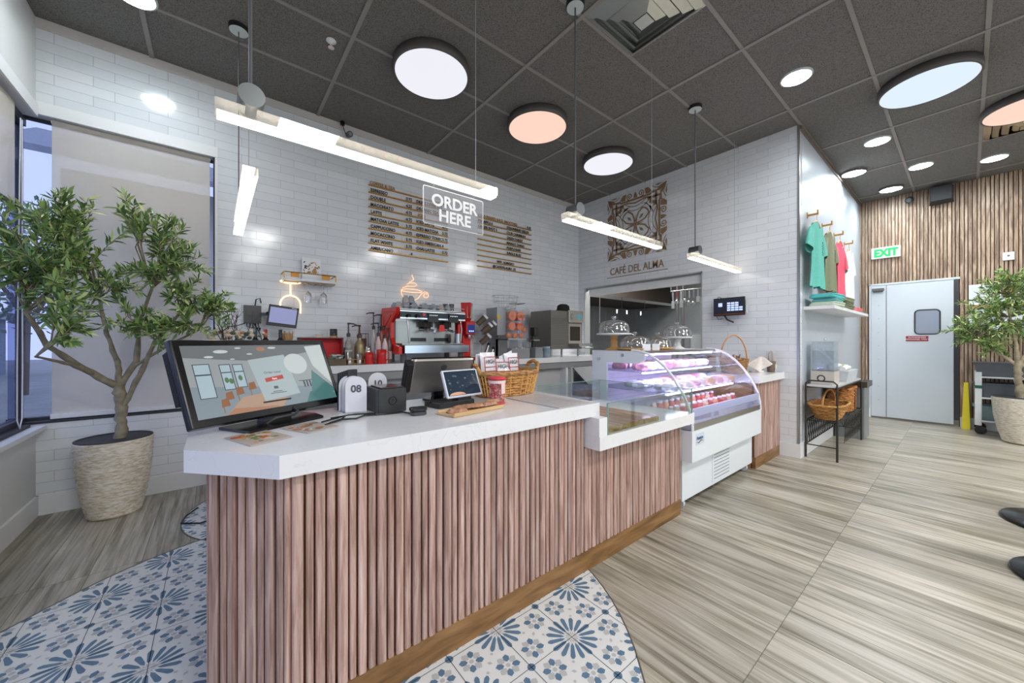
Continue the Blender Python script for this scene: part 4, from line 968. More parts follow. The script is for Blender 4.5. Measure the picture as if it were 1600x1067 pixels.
# cake stands on top of the case
def cake_dome(mb, r, h, n=32):
    mb.lathe([(r*1.04,0),(r,.004),(r*.985,h*.42),(r*.90,h*.70),(r*.68,h*.90),(r*.35,h*.985),(.012,h)],n=n)
    mb.lathe([(.010,h),(.012,h+.008),(.022,h+.016),(.024,h+.026),(.014,h+.034),(1e-6,h+.035)],n=16)
    return mb
def stand(x, y, label, kind, r, hd, hs):
    t = thing('cake_stand', label, 'cake stand', (x,y,1.173), 0, 'domed cake stands on the pastry case')
    if kind == 'wood':
        MB().lathe([(.075,0),(.075,.008),(.035,.022),(.026,.05),(.034,.07),(.026,.09),(.033,.115),(.03,hs-.02)],n=24).build('pedestal', M('turned_wood',(206,156,92),.45,noise=(25,.15,.1)), t)
        MB().lathe([(.03,hs-.02),(r*1.14,hs-.012),(r*1.16,hs),(1e-6,hs)],n=36).build('plate', WHITE_GL, t)
    elif kind == 'white':
        MB().lathe([(.075,0),(.072,.01),(.04,.03),(.032,.07),(.045,.11),(.05,hs-.02)],n=24).build('pedestal', M('whitewashed',(222,222,224),.5,noise=(30,.12,.1)), t)
        MB().lathe([(.03,hs-.02),(r*1.06,hs-.012),(r*1.08,hs),(1e-6,hs)],n=36).build('plate', WHITE_GL, t)
    else:
        MB().lathe([(r*.8,0),(r*.8,.006),(r*1.10,.010),(r*1.12,hs),(1e-6,hs)],n=36).build('plate', M('turned_wood'), t)
    d = cake_dome(MB(), r, hd).build('dome', DOMEG, t, (0,0,hs+.001))
stand(2.80,2.00,'tallest domed cake stand, on a turned wooden pedestal at the left end','wood',.135,.12,.150)
stand(2.80,1.79,'low domed wooden cake board with a card, second from the left on the pastry case','flat',.122,.105,.020)
stand(3.275,1.85,'low domed wooden cake board, third from the left on the pastry case','flat',.122,.105,.022)
stand(3.65,1.85,'domed cake stand on a white pedestal at the right end of the pastry case','white',.135,.115,.125)
for x, y, lb in ((2.76,1.655,'small white price card leaning on the second cake dome'),(3.02,1.72,'small white price card between the two low cake domes')):
    o = MB().box(-.032,.032,-.002,.002,0,.056).box(-.032,.032,-.002,.02,0,.002).build('price_card', WHITE); o.location = (x,y,1.173); o.rotation_euler[2] = -.75; tag(o,lb,'price card')

# ------------------------------------------------------------------ things on the counter
def at(o, x, y, z=ZT, rz=0): o.location = (x,y,z); o.rotation_euler[2] = rz; return o
# kiosk
t = thing('order_kiosk','large black touchscreen showing the order page, tilted back at the left end of the counter','kiosk screen',(.216,1.80,ZT+.001),math.radians(29))
lean = math.radians(-24.0)
Rk = Matrix.Translation((0,0,.035)) @ Matrix.Rotation(lean, 4, 'X')
def kb_(): m = MB(); m.T = Rk; return m
kb_().bbox(-.318,.318,0,.032,0,.335,r=.008).build('bezel', BLACK, t)
kb_().box(-.316,.316,.032,.06,.10,.30).build('rear_housing', BLACKM, t)
KS = bpy.data.materials.new('kiosk_screen'); KS.use_nodes = True; nt = KS.node_tree; bb = nt.nodes['Principled BSDF']
sc_ = kb_(); sc_.mi = 0; YF = -.0012
def q(x0,x1,z0,z1,mi,d=0): sc_.mi = mi; sc_.add([(x0,YF-d,z0),(x1,YF-d,z0),(x1,YF-d,z1),(x0,YF-d,z1)],[(0,1,2,3)])
def pg(pts,mi,d=0): sc_.mi = mi; sc_.add([(p[0],YF-d,p[1]) for p in pts],[list(range(len(pts)))])
S = lambda n,c,e=.66: M(n,(20,20,20),.30,emit=c,es=e)
smats = [S('scr_wall',(176,184,186)),S('scr_ceiling',(126,132,136)),S('scr_window',(196,220,232)),S('scr_frame',(70,84,96)),S('scr_floor',(150,166,176)),S('scr_rug',(206,170,146)),S('scr_table',(196,140,104)),S('scr_card',(196,212,216)),S('scr_lamp',(226,236,236)),S('scr_red',(214,80,66)),S('scr_teal',(88,140,140)),S('scr_text',(96,106,112)),S('scr_wood',(168,110,70)),S('scr_black',(14,14,16),.2),S('scr_green',(96,140,96))]
q(-.292,.292,.028,.309,0); pg([(-.292,.309),(.292,.309),(.292,.285),(-.02,.235),(-.292,.262)],1,.0002)
pg([(-.292,.028),(.292,.028),(.292,.09),(-.292,.15)],4,.0002)
for a,b1,z0,z1 in ((-.27,-.215,.10,.235),(-.185,-.145,.125,.23),(-.138,-.10,.13,.228)):
    q(a,b1,z0,z1,3,.0003); q(a+.003,b1-.003,z0+.003,z0+(z1-z0)*.66,2,.0004); q(a+.003,b1-.003,z0+(z1-z0)*.70,z1-.003,2,.0004)
for x,z,r_ in ((-.165,.283,.026),(-.21,.262,.016),(-.10,.297,.012),(-.06,.270,.012),(.04,.296,.018),(-.13,.25,.009)):
    pg([(x+r_*math.cos(k*PI/8), z+r_*.28*math.sin(k*PI/8)) for k in range(16)],8,.0005)
pg([(x_*1.0-.01,z_) for x_,z_ in [(.0+.018*math.cos(k*PI/8),.291+.010*math.sin(k*PI/8)) for k in range(16)]],6,.0006)
pg([(-.20,.028),(.02,.028),(.05,.07),(-.02,.10),(-.13,.09)],5,.0004)
for x,z in ((-.21,.06),(-.19,.085),(-.15,.10),(-.10,.115),(-.05,.125)): pg([(x,z),(x+.03,z+.004),(x+.028,z+.034),(x+.004,z+.030)],12,.0006); pg([(x+.004,z-.022),(x+.007,z-.022),(x+.007,z+.002),(x+.004,z+.002)],12,.0006); 
pg([(-.20,.028),(.0,.028),(.0,.034),(-.17,.050)],6,.0007)
pg([(-.075,.243),(.085,.262),(.11,.075),(-.05,.06)],7,.0008)
pg([(.16,.075),(.25,.085),(.292,.05),(.292,.028),(.13,.028)],10,.0007); pg([(.17,.078),(.20,.18),(.292,.08),(.292,.06)],10,.00075)
pg([(.13+.056*math.cos(k*PI/12),.215+.050*math.sin(k*PI/12)) for k in range(24)],8,.0012)
pg([(-.028,.158),(.052,.168),(.054,.150),(-.026,.140)],9,.0013)
for (a,b1,z) in ((-.008,.032,.095),(-.02,.05,.088)): q(a,b1,z,z+.003,11,.0013)
q(.0,.018,.108,.120,11,.0013)
for a_,b_ in ((-.17,.165),(-.155,.16),(-.12,.17)): pg([(a_+.008*math.cos(k*PI/4),b_+.012*math.sin(k*PI/4)) for k in range(8)],14,.0007)
for a_ in (.14,.155,.17,.185): q(a_,a_+.008,.10,.13,3,.0007); q(a_-.02,a_+.02,.13,.133,3,.0007)
pg([(.292,.309),(.292,.10),(.215,.20),(.20,.30)],8,.00025)
sc_.build('screen', smats, t)
tx = text('Order now!','screen_letters',M('scr_ink',(60,60,64),.3,emit=(90,98,104),es=.5),.015,.0002,t,(.012,0,0),align='CENTER')
tx.matrix_local = Rk @ Matrix.Translation((.012,-.0028,.178)) @ Matrix.Rotation(PI/2,4,'X')
tx = text('Start','button_letters',M('scr_white_ink',(240,240,240),.3,emit=(244,244,244),es=.6),.011,.0002,t,(0,0,0),align='CENTER')
tx.matrix_local = Rk @ Matrix.Translation((.013,-.0030,.150)) @ Matrix.Rotation(PI/2,4,'X')
MB().prism([(-.19,-.10),(.12,-.10),(.15,-.02),(.15,.08),(-.19,.08)],0,.010).build('foot_plate', BLACK, t)
MB().box(-.06,.06,.02,.06,.01,.09).tube([(-.08,-.03,.010),(-.06,-.05,.03),(.02,-.05,.03),(.06,-.02,.035),(.06,.03,.06)],.006,6).build('stand_neck', DGREY, t)
t = thing('card_rack','dark slotted rack of cards half hidden behind the kiosk screen','rack',(.505,2.00-.09,ZT+.0),math.radians(20))
for k in range(6): MB().bbox(-.025,.025,-.045+k*.016,-.034+k*.016,0,.20-.004*k,r=.004).build('card_slot', M('rack_dark',(56,58,64),.4), t)
# food cards lying flat
for P, lb, cs in (([(.025,1.607),(.088,1.432),(.212,1.482),(.145,1.665)],'glossy photo card of food lying nearest the cut corner of the counter',[(206,96,50),(226,206,186),(214,150,70),(120,140,80)]),
              ([(.192,1.655),(.262,1.50),(.380,1.556),(.318,1.705)],'glossy photo card of a pastry lying beside the first card',[(206,170,140),(232,222,206),(190,120,80),(160,120,90)])):
    c0 = (sum(p[0] for p in P)/4, sum(p[1] for p in P)/4); mb = MB(); mb.prism([(p[0]-c0[0],p[1]-c0[1]) for p in P],0,.0025)
    o = mb.build('photo_card', M('card_face',(196,184,172),.2)); o.location = (c0[0],c0[1],ZT+.0012); tag(o,lb,'photo card')
    pr = MB(); random.seed(int(c0[0]*100)); lerp = lambda u,v: ((P[0][0]*(1-u)*(1-v)+P[1][0]*u*(1-v)+P[2][0]*u*v+P[3][0]*(1-u)*v)-c0[0], (P[0][1]*(1-u)*(1-v)+P[1][1]*u*(1-v)+P[2][1]*u*v+P[3][1]*(1-u)*v)-c0[1])
    for k in range(26):
        u, v = random.uniform(.15,.85), random.uniform(.12,.88); r_ = random.uniform(.006,.020); x, y = lerp(u,v); pr.mi = random.randrange(4)
        pr.add([(x+r_*math.cos(a*PI/4)*random.uniform(.7,1.1), y+r_*math.sin(a*PI/4)*random.uniform(.7,1.1), .0027+k*.00002) for a in range(8)],[list(range(8))])
    pr.build('food_picture', [M('cardp_%d_%d_%d' % c, c, .25) for c in cs], o)
# number tents
def tent(x,y,rz,lb,num):
    t = thing('number_tent',lb,'table number',(x,y,ZT+.0005),rz,'white arched table numbers')
    P = [(-.046,0),(.046,0),(.046,.125)]+[(.046*math.cos(k*PI/14),.125+.046*math.sin(k*PI/14)) for k in range(1,14)]+[(-.046,.125)]
    n = len(P); mb = MB().add([(p[0],-.003,p[1]) for p in P]+[(p[0],.003,p[1]) for p in P],[list(range(n)),list(range(n,2*n))[::-1]]+[(i,n+i,n+(i+1)%n,(i+1)%n) for i in range(n)])
    mb.box(-.046,.046,-.003,.028,0,.005); mb.build('arch_plate', M('tent_white',(234,234,238),.3), t)
    if num: text(num,'digits',M('digit_grey',(96,96,104),.5),.046,.0004,t,(0,-.004,.098),align='CENTER',bold=.0015)
ang = math.radians(-4)
tent(.515,1.800,-.28,'white arched table number 08 in front of its stack beside the kiosk','08')
tent(.512,1.838,-.24,'plain white arched table number directly behind number 08',None)
tent(.505,1.875,-.20,'rearmost white arched table number in the stack behind number 08',None)
tent(.668,1.955,-.2,'white arched table number 10 standing behind the black printer box','10')
# receipt printer cube
t = thing('receipt_printer','black cube printer with a round ring logo beside the table numbers','printer',(.652,1.79,ZT+.001))
bbox(-.068,.068,-.09,.09,0,.112,r=.006).build('housing', M('printer_black',(48,50,50),.35), t)
MB().box(-.05,.055,-.07,.07,.1125,.118).build('lid', M('lid_maroon_black',(58,44,46),.2), t)
MB().tube([(.0+.018*math.cos(k*PI/12),-.091,.055+.018*math.sin(k*PI/12)) for k in range(24)],.0025,5,closed=True).tube([(-.004,-.091,.048),(-.004,-.091,.062),(.004,-.091,.062),(.006,-.091,.056),(.0,-.091,.053)],.0015,5).build('ring_logo', M('logo_black',(14,14,14),.3), t)
# card reader
t = thing('card_reader','small rounded dark card reader lying beside the wooden snack tray','card reader',(.722,1.575,ZT+.001),-.15)
bbox(-.036,.036,-.028,.028,0,.016,r=.018,seg=5).build('base', M('reader_grey',(70,72,74),.3), t); bbox(-.038,.038,-.030,.030,.018,.034,r=.020,seg=5).build('body', M('reader_dark',(40,42,44),.2), t)
# POS monitor seen from behind
t = thing('register_monitor','silver back of a register monitor facing the staff side of the counter','monitor',(1.00,1.90,ZT+.001),math.radians(-6))
Rm = Matrix.Translation((0,.02,.05)) @ Matrix.Rotation(math.radians(26),4,'X')
def mm(): m = MB(); m.T = Rm; return m
mm().bbox(-.185,.185,-.018,.006,0,.215,r=.02,seg=5).build('back_shell', M('aluminium_shell',(150,146,142),.32,.7), t)
mm().bbox(-.18,.18,.0062,.009,.008,.207,r=.01).build('screen', BLACK, t)
tx = text('HP','maker_mark',M('mark_dark',(70,70,72),.4),.026,.0004,t); bpy.data.objects.remove(tx)
mm().cyl((0,-.0185,.165),(0,-.0195,.165),.018,n=20).build('round_emblem', M('mark_dark',(70,70,72),.4), t)
mm().bbox(-.215,-.178,-.04,.02,.03,.20,r=.006).build('card_swipe', BLACKM, t)
MB().cyl((0,0.03,0),(0,.03,.012),.085,n=28).box(-.03,.03,.01,.045,.01,.12).build('stand', BLACK, t)
# customer tablet
t = thing('customer_tablet','small white-edged customer display on a black dock facing out','tablet',(.985,1.665,ZT+.001),math.radians(8))
Rt = Matrix.Translation((.045,-.01,.045)) @ Matrix.Rotation(math.radians(-22),4,'X')
def tm(): m = MB(); m.T = Rt; return m
tm().bbox(-.118,.118,0,.012,0,.150,r=.012,seg=5).build('case', WHITE_GL, t)
tm().box(-.108,.108,-.0012,0,.010,.141).build('screen', M('tablet_dark_screen',(18,26,34),.1,emit=(52,70,88),es=.5), t)
z_ = tm(); random.seed(5)
for k in range(26): x, zz, r_ = random.uniform(-.09,.09), random.uniform(.04,.12), random.uniform(.003,.009); z_.mi = k % 2; z_.add([(x+r_*math.cos(a*PI/4),-.0016-.00001*k,zz+r_*.7*math.sin(a*PI/4)) for a in range(8)],[list(range(8))])
z_.build('screen_photo', [M('scr_berry',(20,24,30),.2,emit=(110,130,150),es=.5),M('scr_berry2',(20,24,30),.2,emit=(30,40,56),es=.5)], t)
tm().add([(-.07+.0+.052*math.cos(k*PI/10)+.02,-.002,.012+.016*math.sin(k*PI/10)) for k in range(11)],[list(range(11))]).build('screen_corner_mark', M('scr_tan',(190,140,110),.3,emit=(190,140,112),es=.4), t)
MB().bbox(-.13,.10,-.02,.12,0,.028,r=.01).box(.0,.09,.0,.05,.028,.06).build('dock', M('dock_black',(44,44,46),.35), t)
# snack tray with wrapped bars
t = thing('serving_tray','pale wooden tray on the counter edge carrying wrapped bars','tray',(.962,1.495,ZT+.001),math.radians(10))
MB().bbox(-.165,.165,-.062,.062,0,.012,r=.01).box(-.16,.16,-.06,-.052,.012,.018).box(-.16,.16,.052,.06,.012,.018).build('tray_board', PALEWOOD, t)
random.seed(9)
for k in range(6):
    o = MB(); o.mi = 0
    V = []; 
    for i in range(9):
        for j in range(5): V.append((-.05+.0125*i, -.019+.0095*j, .016*math.sin(PI*j/4)**.5*(1 if 0<i<8 else .15)+.003*random.random()))
    o.add(V,[(i*5+j,i*5+j+5,i*5+j+6,i*5+j+1) for i in range(8) for j in range(4)]); o.add([V[i*5] for i in range(9)]+[V[i*5+4] for i in range(9)],[(i,i+1,i+10,i+9) for i in range(8)])
    b = o.build('wrapped_bar', M('granola_wrap',(176,128,98),.2,noise=(55,.35,.5))); lx, ly = -.105+.052*k, (.018 if k % 2 else -.016); a0 = math.radians(10)
    b.location = (.962+lx*math.cos(a0)-ly*math.sin(a0), 1.495+lx*math.sin(a0)+ly*math.cos(a0), ZT+.0135+.004*(k%3)); b.rotation_euler[2] = a0+random.uniform(-.3,.3)
    tag(b,'nut bar in clear wrapping in the pile on the wooden tray','snack bar','wrapped nut bars on the tray')
# candy jar
t = thing('candy_jar','clear jar of red sweets with a red lid in front of the wicker basket','jar',(1.188,1.60,ZT+.001))
MB().lathe([(.040,0),(.043,.006),(.040,.02),(.044,.05),(.046,.125)],n=28).build('jar_wall', GLASS('jar_plastic',(255,236,238),.12,haze=.05), t)
MB().lathe([(1e-6,.13),(.046,.13),(.049,.128),(.049,.142),(1e-6,.146)],n=28).lathe([(.041,0),(.046,.001),(.046,.006),(.042,.008)],n=28).build('lid', M('lid_red',(224,64,76),.3), t)
sw = MB(); random.seed(8)
for k in range(90):
    a, r_, z = random.uniform(0,2*PI), .036*math.sqrt(random.random()), random.uniform(.012,.105); sw.mi = k % 2; sw.ball((r_*math.cos(a), r_*math.sin(a), z), .0085, 6)
sw_ = sw.build('sweets', [M('sweet_red',(222,70,74),.3),M('sweet_pink',(240,170,160),.3)], t); sw_['kind'] = 'stuff'
MB().lathe([(.0475,.11),(.0475,.126)],n=28).add([(.0465*math.sin(a)-.0,-.0472*math.cos(a),z) for z in (.055,.11) for a in [-.35+.7*i/6 +.25 for i in range(7)]],[(i,i+1,i+8,i+7) for i in range(6)]).build('label_band', M('label_blush',(244,214,212),.4), t)
# basket of chips
def basket(name, label, x, y, z, sx, sy, h, mat, flare=1.18, n=44, rows=9, rz=0, parent=None):
    t = thing(name, label, 'basket', (x,y,z), rz)
    mb = MB()
    for k in range(rows+1):
        f = (1+(flare-1)*k/rows)/flare; zz = h*k/rows+.008
        P = []
        for i in range(n):
            a = 2*PI*i/n; c_, s_ = math.cos(a), math.sin(a); e = .62
            rx = sx*f*math.copysign(abs(c_)**e, c_); ry = sy*f*math.copysign(abs(s_)**e, s_)
            w_ = 1+.018*(1 if (i//2+k) % 2 else -1); P.append((rx*w_, ry*w_, zz))
        mb.tube(P, h/rows*.58, 6, closed=True)
    mb.build('woven_wall', mat, t)
    bot = []; 
    for i in range(n):
        a = 2*PI*i/n; c_, s_ = math.cos(a), math.sin(a); bot.append((sx/flare*math.copysign(abs(c_)**.62,c_), sy/flare*math.copysign(abs(s_)**.62,s_)))
    MB().prism(bot, 0, .01).build('base', mat, t)
    return t
t = basket('wicker_basket','honey wicker basket full of chip bags at the back of the counter',1.430,1.845,ZT+.001,.222,.12,.135,WICK)
rm = MB()
rm.tube([(.228*math.copysign(abs(math.cos(a))**.62,math.cos(a)),.122*math.copysign(abs(math.sin(a))**.62,math.sin(a)),.142) for a in [2*PI*i/44 for i in range(44)]],.015,8,closed=True)
rm.build('plaited_rim', wickermat('wicker_rim',(206,156,98),(120,80,40),120), t)
for s_ in (-1,1): MB().tube([(s_*.225,-.06,.14),(s_*.245,-.045,.19),(s_*.25,0,.205),(s_*.245,.045,.19),(s_*.225,.06,.14)],.013,8).build('handle', WICK, t)
st = MB()
for i in range(40):
    a = 2*PI*(i+.5)/40; c_, s_ = math.cos(a), math.sin(a); ex, ey = math.copysign(abs(c_)**.62,c_), math.copysign(abs(s_)**.62,s_)
    st.cyl((.197*ex,.107*ey,.01),(.232*ex,.125*ey,.135),.0048,n=5)
st.build('stake', M('wicker_stake',(222,170,100),.6), t)
def bag(x,y,z,rz,rx,lb,n_,ry=0):
    t = thing('chip_bag',lb,'chip bag',(x+.015,y,z),rz,'white chip bags in the basket',rx=rx,ry=ry)
    W2, H2 = .062, .165; V=[]; Fc=[]; NX, NZ = 8, 10
    for side in (-1,1):
        for j in range(NZ+1):
            for i in range(NX+1):
                u, v = -1+2*i/NX, j/NZ; th = .022*math.sqrt(max(0,1-u*u))*math.sin(PI*min(1,max(0,(v-.04)/.92)))**.5 if .04<v<.96 else .0005
                V.append((W2*u*(1-.05*math.sin(PI*v)), side*th+.002*math.sin(7*u+5*v+n_), H2*v))
    n = (NX+1)*(NZ+1)
    for s_ in (0,1):
        for j in range(NZ):
            for i in range(NX): a = s_*n+j*(NX+1)+i; Fc.append((a,a+1,a+NX+2,a+NX+1) if s_==0 else (a,a+NX+1,a+NX+2,a+1))
    MB().add(V,Fc,True).build('bag', M('bag_white',(236,236,240),.25,noise=(14,.05,.5)), t)
    fr = MB()
    for a,b1 in (((-.045,.05),(.045,.05)),((.045,.05),(.045,.135)),((.045,.135),(-.045,.135)),((-.045,.135),(-.045,.05)),((-.045,.075),(.045,.075))): fr.tube([(a[0],-.0225,a[1]),((a[0]+b1[0])/2,-.0240,(a[1]+b1[1])/2),(b1[0],-.0225,b1[1])],.0022,5)
    fr.build('red_frame', M('frame_red',(196,50,58),.4), t)
    text('HIGH','bag_letters',M('bag_ink',(60,64,84),.5),.036,.0006,t,(0,-.0258,.095),align='CENTER',sx=.85)
    MB().box(-.03,.03,-.0235,-.021,.02,.040).build('amber_patch', M('patch_amber',(214,186,120),.4), t)
zb = ZT+.075
bag(1.275,1.815,zb+.03,.12,-.12,'white chip bag leaning at the left of the wicker basket',1)
bag(1.395,1.825,zb-.005,-.30,-.35,'white chip bag tilted low in the middle of the wicker basket',2)
bag(1.485,1.850,zb+.02,.10,-.10,'white chip bag standing at the right of the wicker basket',3)
bag(1.500,1.90,zb+.025,.15,.05,'white chip bag behind the right-hand one in the wicker basket',4,-.30)
bag(1.26,1.885,zb+.02,.3,.08,'white chip bag behind the left-hand one in the wicker basket',5)
# flat menu sheet
o = MB().box(0,.255,0,.43,0,.003).build('menu_sheet', M('sheet_marbled',(206,200,200),.25,noise=(9,.06,0))); o.location = (1.332,1.275,ZT+.0015); tag(o,'grey marbled menu sheet lying flat near the end of the counter','menu sheet')
mb = MB()
for k in range(9): mb.box(.02+(.0 if k%2 else .01),.19-.02*(k%3),.07+k*.035,.078+k*.035,.003,.0036)
mb.box(.19,.215,.05,.22,.003,.0038); mb.build('printed_lines', M('print_grey',(168,160,162),.5), o)
# cables
t = tag(MB().tube([(.36,1.62,ZT+.005),(.42,1.66,ZT+.006),(.47,1.64,ZT+.006),(.52,1.69,ZT+.006),(.60,1.66,ZT+.006),(.68,1.655,ZT+.006),(.70,1.60,ZT+.006)],.004,6)
    .tube([(.34,1.66,ZT+.005),(.40,1.70,ZT+.006),(.46,1.73,ZT+.008),(.54,1.72,ZT+.006),(.575,1.705,ZT+.006)],.0035,6)
    .tube([(.34,1.60,ZT+.005),(.41,1.64,ZT+.011),(.45,1.71,ZT+.012),(.38,1.69,ZT+.011),(.48,1.70,ZT+.014),(.56,1.69,ZT+.012)],.003,6)
    .build('cable', BLACK),'black cables tangled between the kiosk and the printer','cable')
t = tag(MB().tube([(.77,1.62,ZT+.006),(.80,1.66,ZT+.02),(.83,1.67,ZT+.035),(.86,1.72,ZT+.02),(.90,1.80,ZT+.035)],.0035,6).build('cable', BLACK),'short black cable curling between the card reader and the register monitor','cable')
# handled basket, napkins and straws at the right
t = basket('handled_basket','brown wicker basket with a tall hoop handle on the right end counter',4.30,1.56,ZT+.001,.115,.115,.14,WICKD,1.25,28,7,rz=-.68)
MB().tube([(-.142*math.cos(a),.0,.13+.27*math.sin(a)) for a in [PI*k/18 for k in range(19)]],.008,7).build('hoop_handle', M('hoop_tan',(196,146,92),.5,noise=(60,.15,.2)), t)
fo = MB(); random.seed(14)
for k in range(34):
    a, r_ = random.uniform(0,2*PI), random.uniform(0,.07); x, y = r_*math.cos(a), r_*math.sin(a); fo.mi = k % 2; fo.cyl((x*.5,y*.5,.04),(x*1.5,y*1.5,.13+random.uniform(.02,.07)),.006,n=6)
c_ = fo.build('packets', [M('packet_brown',(128,92,84),.5),M('packet_tan',(208,180,140),.5)], t); c_['kind'] = 'stuff'
t = thing('napkin_bundle','folded pale cloth napkin beside the handled basket','napkin',(4.58,1.43,ZT+.001),-.65)
mb = MB(); NU, NV = 24, 12; V = []
for j in range(NV+1):
    for i in range(NU+1):
        u = i/NU; v = j/NV; a_ = math.radians(35+110*u); r_ = .03+.15*v
        V.append((-r_*math.cos(a_)*.9, -.035+.022*math.sin(11*u+.5)*v-.03*(1-v), .17-.165*(1-abs(u-.5)*1.1)*v*(1)+.0))
V = [(p[0],p[1],max(.002,p[2])) for p in V]
n0 = len(V); mb.add(V+[(p[0],p[1]+.012,p[2]) for p in V],[(j*(NU+1)+i,j*(NU+1)+i+1,(j+1)*(NU+1)+i+1,(j+1)*(NU+1)+i) for j in range(NV) for i in range(NU)]+[(n0+j*(NU+1)+i,n0+(j+1)*(NU+1)+i,n0+(j+1)*(NU+1)+i+1,n0+j*(NU+1)+i+1) for j in range(NV) for i in range(NU)],True)
mb.bbox(-.07,.07,-.02,.05,0,.02,r=.02)
mb.build('cloth', M('napkin_cloth',(232,222,216),.9,noise=(30,.06,.4)), t)
t = thing('straw_cup','dark printed cup full of wrapped straws against the tiled side wall','straw cup',(4.73,1.345,ZT+.001))
MB().lathe([(.034,0),(.045,.12),(.041,.12),(.032,.01),(1e-6,.01)],n=24).build('cup', M('kraft_dark',(104,88,72),.6), t)
MB().box(-.018,.018,-.047,-.040,.04,.085).build('cup_logo', M('cup_print',(206,196,180),.6), t)
sw = MB(); random.seed(6)
for k in range(22): a, r_ = random.uniform(0,2*PI), random.uniform(0,.026); x,y = r_*math.cos(a), r_*math.sin(a); sw.cyl((x,y,.02),(x*1.8,y*1.8,.215+random.uniform(-.02,.02)),.0042,n=6)
c_ = sw.build('straws', M('straw_paper',(206,198,196),.6), t); c_['kind'] = 'stuff'
t = thing('slat_box','small wooden slatted box behind the handled basket','box',(4.22,1.80,ZT+.001))
mb = MB()
for k in range(6): mb.box(-.09,.09,-.06,.06,.004+k*.03,.026+k*.03)
mb.build('slats', M('slat_tan',(150,118,92),.6), t)

# ================================================================== BACK COUNTER AND WHAT STANDS ON IT
ZB = 1.03; YE = 3.55
t = thing('back_counter_base','white open cabinet base under the back counter along the tiled wall','cabinet',(.25,YE,0))
MB().box(.0,4.60,.12,.63,.0,.96).build('carcass', M('cabinet_pale',(196,198,200),.5), t)
MB().box(.0,4.60,.02,.12,.88,.96).build('drip_rail', M('rail_grey',(150,150,150),.4), t)
for x in (1.9,2.0,3.60,3.72,4.56): MB().box(x,x+.04,.0,.12,.0,.88).build('upright', WHITE, t)
MB().box(.02,1.88,.05,.119,.30,.82).build('steel_door', SSTEEL, t)
o = MB().box(.20,XL-.003,YE,YM-.003,.962,ZB).build('countertop', QUARTZ); tag(o,'pale quartz back counter along the tiled wall under the espresso machine','countertop')
t = thing('undercounter_fridge','steel lidded prep fridge with a small display under the right end of the back counter','fridge',(3.98,3.26,0))
MB().box(0,.80,.0,.29,.0,.66).build('cabinet', SSTEEL, t)
MB().add([(0,.0,.66),(.80,.0,.66),(.80,.28,.86),(0,.28,.86),(0,.02,.68),(.80,.02,.68),(.80,.28,.88),(0,.28,.88)],[(0,3,2,1),(4,5,6,7),(0,1,5,4),(1,2,6,5),(2,3,7,6),(3,0,4,7)]).build('lid', M('lid_blue_grey',(84,92,100),.6,0), t)
MB().box(.12,.24,-.006,0,.50,.60).build('display', M('display_blue',(30,40,60),.2,emit=(60,70,120),es=.5), t)
def O(mb, name, mats, loc, label, cat, group=None, rz=0):
    o = mb.build(name, mats); o.location = loc; o.rotation_euler[2] = rz; return tag(o, label, cat, group)
zc = ZB+.001
# bottles, dried flowers at the left
for (x,y,lb,neck) in ((.27,3.84,'dark wine bottle with a grey neck left of the red-necked bottle',(60,78,74)),(.345,3.86,'dark bottle with a red and green neck under the small monitor',(170,40,36)),(.455,3.85,'dark wine bottle with a black neck right of the red-necked bottle',(46,56,58))):
    t = thing('wine_bottle',lb,'bottle',(x,y,zc),0,'wine bottles by the dried flowers')
    MB().lathe([(.034,0),(.037,.01),(.037,.19),(.030,.225),(.014,.25),(.0135,.26)],n=20).build('body', M('bottle_dark',(24,30,30),.12), t)
    MB().lathe([(.0145,.255),(.0145,.325),(1e-6,.326)],n=16).build('neck_foil', M('foil_%d' % neck[0], neck, .35), t)
    MB().lathe([(.0378,.06),(.0378,.15)],n=20).build('label', M('bottle_label',(168,160,146),.5), t)
t = thing('dried_flowers','dried cream blossoms, leaves and bare twigs massed behind the kiosk','dried flowers',(.15,3.76,zc))
MB().lathe([(.05,0),(.07,.03),(.075,.10),(.06,.16),(.055,.16),(.06,.10),(.04,.02)],n=20).build('vase', M('vase_grey',(120,118,112),.5), t)
bl = MB(); random.seed(21)
for k in range(34):
    a = random.uniform(0,2*PI); r_ = random.uniform(.0,.16); x = r_*1.25*math.cos(a)-.01; y = r_*.7*math.sin(a); z = .235+random.uniform(0,.075); bl.mi = random.choice((0,0,1,2)); bl.ball((x,y,z),random.uniform(.014,.028),8,.7)
bl.build('blossoms', [M('blossom_cream',(226,204,178),.8),M('blossom_tan',(176,138,98),.8),M('blossom_green',(92,110,92),.8)], t)
tw = MB()
for k in range(16):
    x0 = random.uniform(-.12,.03); P = [(x0*.3,0,.14)]; x, y, z = x0, 0, .2
    for s_ in range(5): P.append((x,y,z)); x += random.uniform(-.04,.035); y += random.uniform(-.02,.02); z += random.uniform(.05,.085)
    tw.tube(P, [.003,.003,.0025,.002,.0018,.001], 5)
    for s_ in (2,3,4): q_ = P[s_]; tw.tube([q_,(q_[0]+random.uniform(-.05,.05),q_[1],q_[2]+random.uniform(.03,.06))],[.002,.001],4)
tw.build('twigs', M('twig_brown',(92,70,62),.8), t)
t = thing('dried_flowers','small vase of brown seed heads right of the wine bottles','dried flowers',(.515,3.90,zc))
MB().lathe([(.03,0),(.04,.03),(.04,.12),(.025,.17)],n=18).build('vase', M('vase_grey'), t)
bl = MB()
for k in range(18): a = random.uniform(0,2*PI); r_ = random.uniform(.01,.05); bl.tube([(0,0,.12),(r_*math.cos(a),r_*math.sin(a)*.6,.24+random.uniform(0,.05)),(r_*1.2*math.cos(a),r_*.7*math.sin(a),.29+random.uniform(-.02,.03))],[.002,.009,.003],6)
